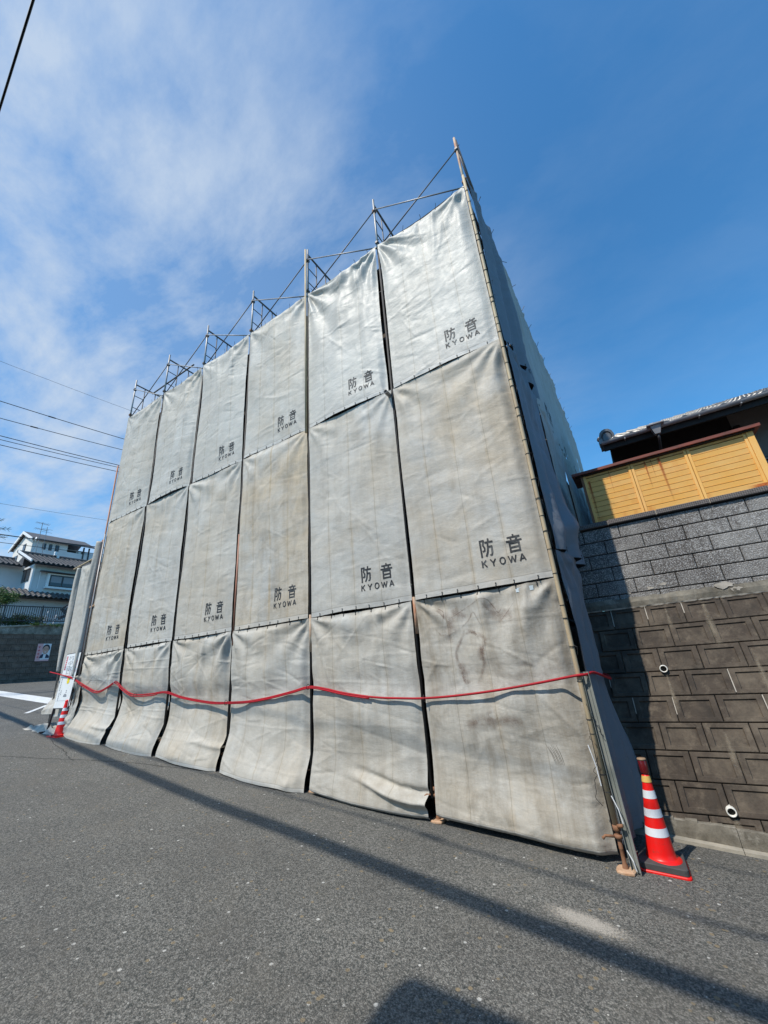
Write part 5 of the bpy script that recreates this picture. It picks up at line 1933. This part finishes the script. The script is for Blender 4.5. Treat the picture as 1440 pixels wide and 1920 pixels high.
for a, b in tips:
    a, b = Vector(a), Vector(b)
    MB().tube([a, a.lerp(b, .5) + Vector((0, 0, .08)), b], [.03, .018, .006], 6).build('limb', M_BARK, pt)
    for q in range(60):
        t = random.uniform(.3, 1.0)
        p = a.lerp(b, t) + Vector((0, 0, .08 * math.sin(math.pi * t)))
        dd_ = (b - a).normalized() * random.uniform(.08, .2) + Vector((random.uniform(-.12, .12), random.uniform(-.05, .05), random.uniform(-.13, .13)))
        nd.bar(p, p + dd_, .010)
nd.build('needles', M_LEAFD, pt, kind='stuff')
sb = leaves(9000, lambda r: (-21.75 + r.uniform(-.25, .3), r.uniform(1.5, 6.0), 3.35 + r.uniform(0, .55) * (1 - .3 * r.random())), .05, M_LEAFH, 'hedge', None, 8, 60, .14)
tag(sb, 'dark low hedge growing behind the black railing', 'hedge', kind='stuff')
mw_ = leaves(500, lambda r: (-20.9, r.uniform(5.2, 7.3), 3.25 + .1 * r.random()), .04, M_LEAF, 'wall_weeds', None, 12, 20, .05)
tag(mw_, 'small weeds growing along the top of the far wall', 'weeds', kind='stuff')

# ------------------------------------------------------------------ houses on the left
def corr_roof(name, parent, xe, ze, xr, zr, y0, y1, mat=M_ROOFD, step=.30):
    """tiled slope from the eave line (xe,ze) to the ridge line (xr,zr), running along Y"""
    mb = MB()
    nrow = max(2, int(math.hypot(xr - xe, zr - ze) / .28))
    ncol = int((y1 - y0) / step)
    sub = 6
    N_ = ncol * sub
    for r_ in range(nrow):
        t0, t1 = r_ / nrow, (r_ + 1) / nrow
        vs = []
        for c in range(N_ + 1):
            y = y0 + (y1 - y0) * c / N_
            ph = (c % sub) / sub
            hgt = .055 * math.sin(2 * math.pi * ph)
            vs.append((xe + (xr - xe) * t0, y, ze + (zr - ze) * t0 + hgt + .0))
            vs.append((xe + (xr - xe) * t0, y, ze + (zr - ze) * t0 + hgt + .06))
            vs.append((xe + (xr - xe) * t1, y, ze + (zr - ze) * t1 + hgt * .9 + .02))
        fs = []
        for c in range(N_):
            a = c * 3
            fs += [(a, a + 3, a + 4, a + 1), (a + 1, a + 4, a + 5, a + 2)]
        mb.add(vs, fs)
    return mb.build(name, mat, parent)


ha = thing('tiled_house', (-27, 8, 3.2), 'pale two-storey house with dark wavy tiled roofs above the far wall', 'house')
MB().box(-31, -25.0, 4.7, 13, 3.15, 6.05).build('lower_wall', M_WHITEWALL, ha)
corr_roof('lower_roof', ha, -24.1, 5.62, -25.4, 6.28, 4.1, 13)
MB().hexa([(-31, 3.9, 5.75), (-24.15, 4.1, 5.52), (-24.15, 13, 5.52), (-31, 13, 5.52), (-31, 4.0, 6.2), (-24.5, 4.3, 5.62), (-24.5, 13, 5.62), (-31, 13, 5.62)]).build('lower_soffit', M_DARKTRIM, ha)
MB().hexa([(-31, -2, 5.9), (-25.6, -2, 5.9), (-24.6, 4.5, 5.7), (-31, 4.5, 5.9), (-31, -2, 6.1), (-26.2, -2, 6.1), (-25.5, 4.5, 6.25), (-31, 4.5, 6.8)]).build('side_roof', M_ROOFD, ha)
MB().box(-31, -25.0, 5.8, 13, 6.05, 8.12).build('upper_wall', M_WHITEWALL, ha)
MB().box(-31, -25.0, 5.79, 5.80, 6.28, 8.0)
MB().box(-25.02, -24.90, 5.75, 5.86, 6.25, 8.0).build('corner_trim', M_WHITETRIM, ha)
MB().box(-24.96, -24.92, 6.22, 6.27, 6.3, 7.55).build('drainpipe', M_WHITETRIM, ha)
# window bay
wf = MB()
wf.box(-25.0, -24.72, 6.66, 6.80, 6.42, 7.50)
wf.box(-25.0, -24.72, 8.44, 8.60, 6.42, 7.50)
wf.box(-25.0, -24.66, 6.62, 8.62, 6.38, 6.52)
wf.box(-25.0, -24.72, 6.80, 8.44, 7.40, 7.50)
w_ = wf.build('window_frame', M_WHITETRIM, ha)
MB().box(-24.9, -24.78, 6.80, 8.44, 6.52, 7.40).build('sash', M_DARKTRIM, w_)
for a, b in ((6.88, 7.58), (7.66, 8.38)):
    MB().box(-24.785, -24.765, a, b, 6.60, 7.34).build('pane', M_GLASS, w_)
for a, b in ((6.90, 7.56), (7.68, 8.36)):
    MB().box(-24.763, -24.758, a, b, 6.84, 7.30).build('curtain', M_PG, w_)
MB().hexa([(-25.0, 6.2, 7.60), (-24.4, 6.2, 7.52), (-24.4, 9.2, 7.52), (-25.0, 9.2, 7.60), (-25.0, 6.2, 7.68), (-24.4, 6.2, 7.58), (-24.4, 9.2, 7.58), (-25.0, 9.2, 7.68)]).build('window_hood', M_DARKTRIM, ha)
# sunlit side window
sw = MB().box(-26.75, -25.45, 5.74, 5.79, 6.95, 7.85).build('window', M_GLASS, ha)
MB().box(-26.13, -26.07, 5.71, 5.74, 6.95, 7.85).build('mullion', M_DARKTRIM, sw)
MB().box(-26.80, -25.40, 5.72, 5.75, 7.83, 7.90).build('head', M_DARKTRIM, sw)
corr_roof('upper_roof', ha, -24.2, 8.08, -27.5, 9.42, 5.35, 13)
MB().hexa([(-27.5, 5.36, 9.30), (-24.25, 5.36, 7.98), (-24.25, 13, 7.98), (-27.5, 13, 9.30), (-27.5, 5.4, 9.42), (-24.3, 5.4, 8.10), (-24.3, 13, 8.10), (-27.5, 13, 9.42)]).build('upper_soffit', M_DARKTRIM, ha)
MB().hexa([(-27.5, 5.30, 9.45), (-24.15, 5.30, 8.06), (-24.15, 5.37, 8.06), (-27.5, 5.37, 9.45), (-27.5, 5.30, 9.62), (-24.15, 5.30, 8.22), (-24.15, 5.37, 8.22), (-27.5, 5.37, 9.62)]).build('barge_board', M_WHITETRIM, ha)
MB().tube([(-27.5, 5.3, 9.5), (-27.5, 13, 9.5)], .12, 8).build('ridge', M_ROOFD, ha)
MB().hexa([(-31, 5.8, 8.0), (-27.5, 5.8, 8.0), (-27.5, 13, 8.0), (-31, 13, 8.0), (-31, 5.8, 8.1), (-27.5, 5.8, 9.4), (-27.5, 13, 9.4), (-31, 13, 8.1)]).build('rear_roof', M_ROOFD, ha)
for y, z in ((7.55, 9.55), (7.75, 9.25)):
    MB().box(-27.4, -27.2, y, y + .14, z, z + .32).build('roof_vent', M_WHITETRIM, ha)
# left wing
MB().box(-31, -27.0, -3, 5.85, 6.0, 8.3).build('wing_wall', M_WHITEWALL, ha)
corr_roof('wing_roof', ha, -26.3, 8.18, -28.8, 9.15, -3, 5.5)
MB().hexa([(-28.8, -3, 9.05), (-26.35, -3, 8.08), (-26.35, 5.5, 8.08), (-28.8, 5.5, 9.05), (-28.8, -3, 9.15), (-26.35, -3, 8.18), (-26.35, 5.5, 8.18), (-28.8, 5.5, 9.15)]).build('wing_soffit', M_DARKTRIM, ha)
MB().tube([(-28.8, -3, 9.2), (-28.8, 5.6, 9.2)], .11, 8).build('ridge', M_ROOFD, ha)

# little shed roof near the sheets
shd = thing('shed_canopy', (-23.5, 8.4, 4.2), 'small dark sloping canopy beside the left scaffold edge', 'canopy')
MB().bar((-23.5, 7.6, 4.55), (-23.5, 9.2, 6.1), .5, .10, up=(1, 0, 0)).build('canopy_roof', M_DARKTRIM, shd)
MB().bar((-23.3, 7.6, 4.72), (-23.3, 9.2, 6.25), .10, .07, up=(1, 0, 0)).build('canopy_edge', M_GUTTER, shd)
MB().bar((-23.3, 7.35, 4.05), (-23.3, 9.2, 5.0), .2, .10, up=(1, 0, 0)).build('lower_edge', M_DARKTRIM, shd)
for y in (8.3, 9.1):
    MB().box(-23.55, -23.45, y, y + .08, 3.2, 5.1).build('post', M_DARKTRIM, shd)

hb2 = thing('hilltop_house', (-40, 12, 9), 'white gabled three-storey house with a roof terrace on the skyline at the left', 'house')
MB().box(-43, -38, 9.0, 11.95, 6, 13.72).build('wall', M_WHITEWALL, hb2)
MB().box(-43, -39.6, 11.95, 18, 6, 13.72).build('wall', M_WHITEWALL, hb2)
MB().box(-39.6, -38, 11.95, 18, 6, 12.95).build('terrace_parapet', M_WHITEWALL, hb2)
MB().add([(-43, 8.99, 13.6), (-38, 8.99, 13.6), (-40.5, 8.99, 14.85)], [(0, 1, 2)]).build('gable', M_CREAMWALL, hb2)
MB().box(-42.98, -38.0, 8.96, 8.99, 6, 13.66).build('gable_wall', M_CREAMWALL, hb2)
rf = MB()
for xa, za_, xb, zb_ in ((-37.5, 13.62, -40.5, 14.98), (-43.6, 13.55, -40.5, 14.98)):
    rf.hexa([(xa, 8.75, za_), (xb, 8.75, zb_), (xb, 14.3, zb_), (xa, 14.3, za_), (xa, 8.75, za_ + .12), (xb, 8.75, zb_ + .12), (xb, 14.3, zb_ + .12), (xa, 14.3, za_ + .12)])
rf.build('roof', M_ROOFD, hb2)
for xa, za_, xb, zb_ in ((-37.5, 13.62, -40.5, 14.98), (-43.6, 13.55, -40.5, 14.98)):
    MB().hexa([(xa, 8.66, za_ - .16), (xb, 8.66, zb_ - .16), (xb, 8.745, zb_ - .16), (xa, 8.745, za_ - .16), (xa, 8.66, za_ + .10), (xb, 8.66, zb_ + .10), (xb, 8.745, zb_ + .10), (xa, 8.745, za_ + .10)]).build('barge_board', M_WHITETRIM, hb2)
for a, b in ((9.80, 10.08), (10.33, 10.60), (10.88, 11.20)):
    f_ = MB().box(-38.0, -37.95, a, b, 12.82, 13.45).build('window', M_DARKTRIM, hb2)
    MB().box(-37.95, -37.94, a + .05, b - .05, 12.88, 13.40).build('pane', M_GLASS, f_)
for xa, xb, za_, zb_ in ((-40.3, -39.6, 12.9, 13.6), (-42.3, -41.3, 12.0, 12.7)):
    f_ = MB().box(xa, xb, 8.91, 8.955, za_, zb_).build('window', M_DARKTRIM, hb2)
    MB().box(xa + .06, xb - .06, 8.90, 8.91, za_ + .06, zb_ - .06).build('pane', M_GLASS, f_)
MB().box(-39.58, -39.5, 12.2, 13.3, 12.3, 13.6).build('terrace_door', M_DARKTRIM, hb2)
MB().box(-38.6, -38.3, 13.1, 13.35, 12.95, 13.25).build('air_unit', M_WHITETRIM, hb2)
for x, y in ((-38, 13.45), (-38, 13.95), (-39.6, 13.95)):
    MB().box(x - .06, x + .06, y - .06, y + .06, 9.5, 13.7).build('terrace_post', M_DARKTRIM, hb2)

# antennas
an = thing('roof_antenna', (-27.5, 6.4, 9.5), 'thin two-tier television antenna on the tiled roof', 'antenna')
MB().tube([(-27.5, 6.40, 9.5), (-27.5, 6.38, 12.15)], .022, 6).build('mast', M_GUTTER, an)
for z in (12.05, 11.55):
    MB().tube([(-27.5, 5.95, z + .03), (-27.5, 6.85, z - .03)], .016, 5).build('boom', M_GUTTER, an)
    for q in range(8):
        y = 5.98 + q * .12
        MB().tube([(-27.8, y, z), (-27.2, y, z)], .009, 4).build('element', M_GUTTER, an)
for e in ((-28.2, 6.2, 9.3), (-26.9, 6.8, 9.3), (-27.0, 6.0, 9.3)):
    MB().tube([(-27.5, 6.4, 10.6), e], .007, 4).build('stay_wire', M_GUTTER, an)
an2 = thing('roof_antenna', (-27.2, 6.7, 9.5), 'shorter antenna mast just right of the two-tier antenna', 'antenna')
MB().tube([(-27.2, 6.72, 9.4), (-27.2, 6.66, 11.75)], .02, 6).build('mast', M_GUTTER, an2)
for z in (11.55, 11.3):
    MB().tube([(-27.2, 6.35, z), (-27.2, 7.05, z)], .011, 5).build('element', M_GUTTER, an2)
MB().lathe([(0, 0), (.10, .02), (.17, .07)], (-27.0, 6.0, 10.55), 12, 'y').build('dish', M_WHITETRIM, an2)

# ------------------------------------------------------------------ overhead cables
def cable(pts, r, label, sag=0.0, grp='overhead cables'):
    a, b = Vector(pts[0]), Vector(pts[-1])
    if len(pts) == 2:
        P = [a.lerp(b, t) - Vector((0, 0, sag * 4 * t * (1 - t))) for t in np.linspace(0, 1, 25)]
    else:
        P = catmull(pts, 6)
    o = MB().tube(P, r, 6).build('power_cable', M_CABLE, smooth=True)
    return tag(o, label, 'cable', grp)


lab = ['upper cable of the pair high over the left houses', 'lower cable of the pair high over the left houses', 'upper strand of the three close cables at the left',
       'middle strand of the three close cables at the left', 'lowest strand of the three close cables at the left', 'very thin topmost wire crossing the left sky',
       'faint thin wire just above the antennas', 'thick cable crossing in front of the white gabled house', 'thin cable below the thick one crossing the hilltop house']
W = [((-.30, 14.32), (6.11, 14.93), .020), ((-.09, 13.32), (6.13, 14.10), .018), ((.12, 12.31), (6.11, 12.91), .020), ((.16, 12.09), (6.10, 12.75), .017), ((.22, 11.79), (6.12, 12.44), .018),
     ((-.62, 16.74), (6.11, 17.28), .008), ((.89, 8.58), (6.05, 8.99), .007), ((1.23, 6.96), (6.19, 7.21), .026), ((1.31, 6.55), (5.67, 6.77), .014)]
for q, ((ya, z_a), (yb, z_b), r_) in enumerate(W):
    s = (z_b - z_a) / (yb - ya)
    y0, y1 = -22, 30
    sag = .6
    # parabola through the two sighted points
    def zf(y, s=s, ya=ya, z_a=z_a, yb=yb):
        return z_a + s * (y - ya) + .0022 * (y - ya) * (y - yb)
    cable([(-15, y, zf(y)) for y in np.linspace(y0, y1, 14)], r_, lab[q])
    if q in (0, 1):
        yj = (.95, .3)[q] + .9
        o = MB().tube([(-15, yj, zf(yj)), (-15, yj + .35, zf(yj + .35))], .035, 6).build('cable_sleeve', M_CABLE)
        tag(o, ('black sleeve on the upper cable of the high pair', 'black sleeve on the lower cable of the high pair')[q], 'cable sleeve')
up = thing('utility_pole', (-15, -22, G(-15)), 'concrete utility pole beyond the left edge carrying the street cables', 'utility pole')
MB().tube([(-15, -22, G(-15)), (-15, -22, 17.5)], [.17, .10], 12).build('pole', M_KERB, up, smooth=True)
# cable passing overhead at the top left
cable([(-30, -1.50, 5.50), (6.96, -4.73, 5.50), (8.22, -4.84, 5.50), (40, -7.62, 5.50)], .011, 'dark cable slanting down the top left corner of the sky')
# heavy bundle high behind the viewer, its shadow lies across the street
shp = [(-20, 1.6), (-4.91, .21), (-.41, -.28), (1.9, -.52), (4.19, -.74), (6.3, -.94), (8.0, -1.03), (9.2, -1.12), (10.17, -1.19), (11.18, -1.26), (13, -1.36), (22, -1.9)]
HC = 8.0
kk = 1 / math.tan(R(SUN_EL))
for dxy, r_ in (((0, 0), .050), ((0, .080), .038), ((0, -.075), .026)):
    P = []
    for (x, y) in shp:
        zg = G(x)
        P.append((x - SUN_AZ.x * kk * HC + dxy[0], y + dxy[1] - SUN_AZ.y * kk * HC, zg + HC))
    cable(P, r_, {.050: 'thickest cable of the heavy bundle high above the street behind the viewer', .038: 'second cable of the heavy bundle high above the street behind the viewer', .026: 'thinnest cable of the heavy bundle high above the street behind the viewer'}[r_], grp='cable bundle above the street')
P = [(x - SUN_AZ.x * kk * 9, y + .75 - SUN_AZ.y * kk * 9, G(x) + 9) for x, y in shp[6:]]
P = [(-6 - 1.9, -6.5, 8.6)] + P
cable(P, .022, 'single thin cable above the heavy bundle behind the viewer', grp='cable bundle above the street')

# ------------------------------------------------------------------ house across the street, behind the viewer (casts the corner shadow)
oh = thing('opposite_house', (14, -10, G(14)), 'plain flat-roofed pale house across the street behind the viewer', 'house')
HX, HY, HT = 8.55, -6.36, 4.0
MB().box(HX + .12, 21, -14, HY - .12, -3.6, HT - .25).build('wall', M_CREAMWALL, oh)
MB().bbox(HX, 21.2, -14.2, HY, HT - .25, HT, .03).build('roof', M_ROOFD, oh)
for x in (10.2, 13.4, 16.6):
    for z in (-1.4, 1.4):
        f_ = MB().box(x, x + 1.5, HY - .13, HY - .09, z, z + 1.2).build('window', M_WHITETRIM, oh)
        MB().box(x + .06, x + .72, HY - .09, HY - .08, z + .06, z + 1.14).build('pane', M_GLASS, f_)
        MB().box(x + .78, x + 1.44, HY - .09, HY - .08, z + .06, z + 1.14).build('pane', M_GLASS, f_)
print('objects', len(bpy.data.objects))
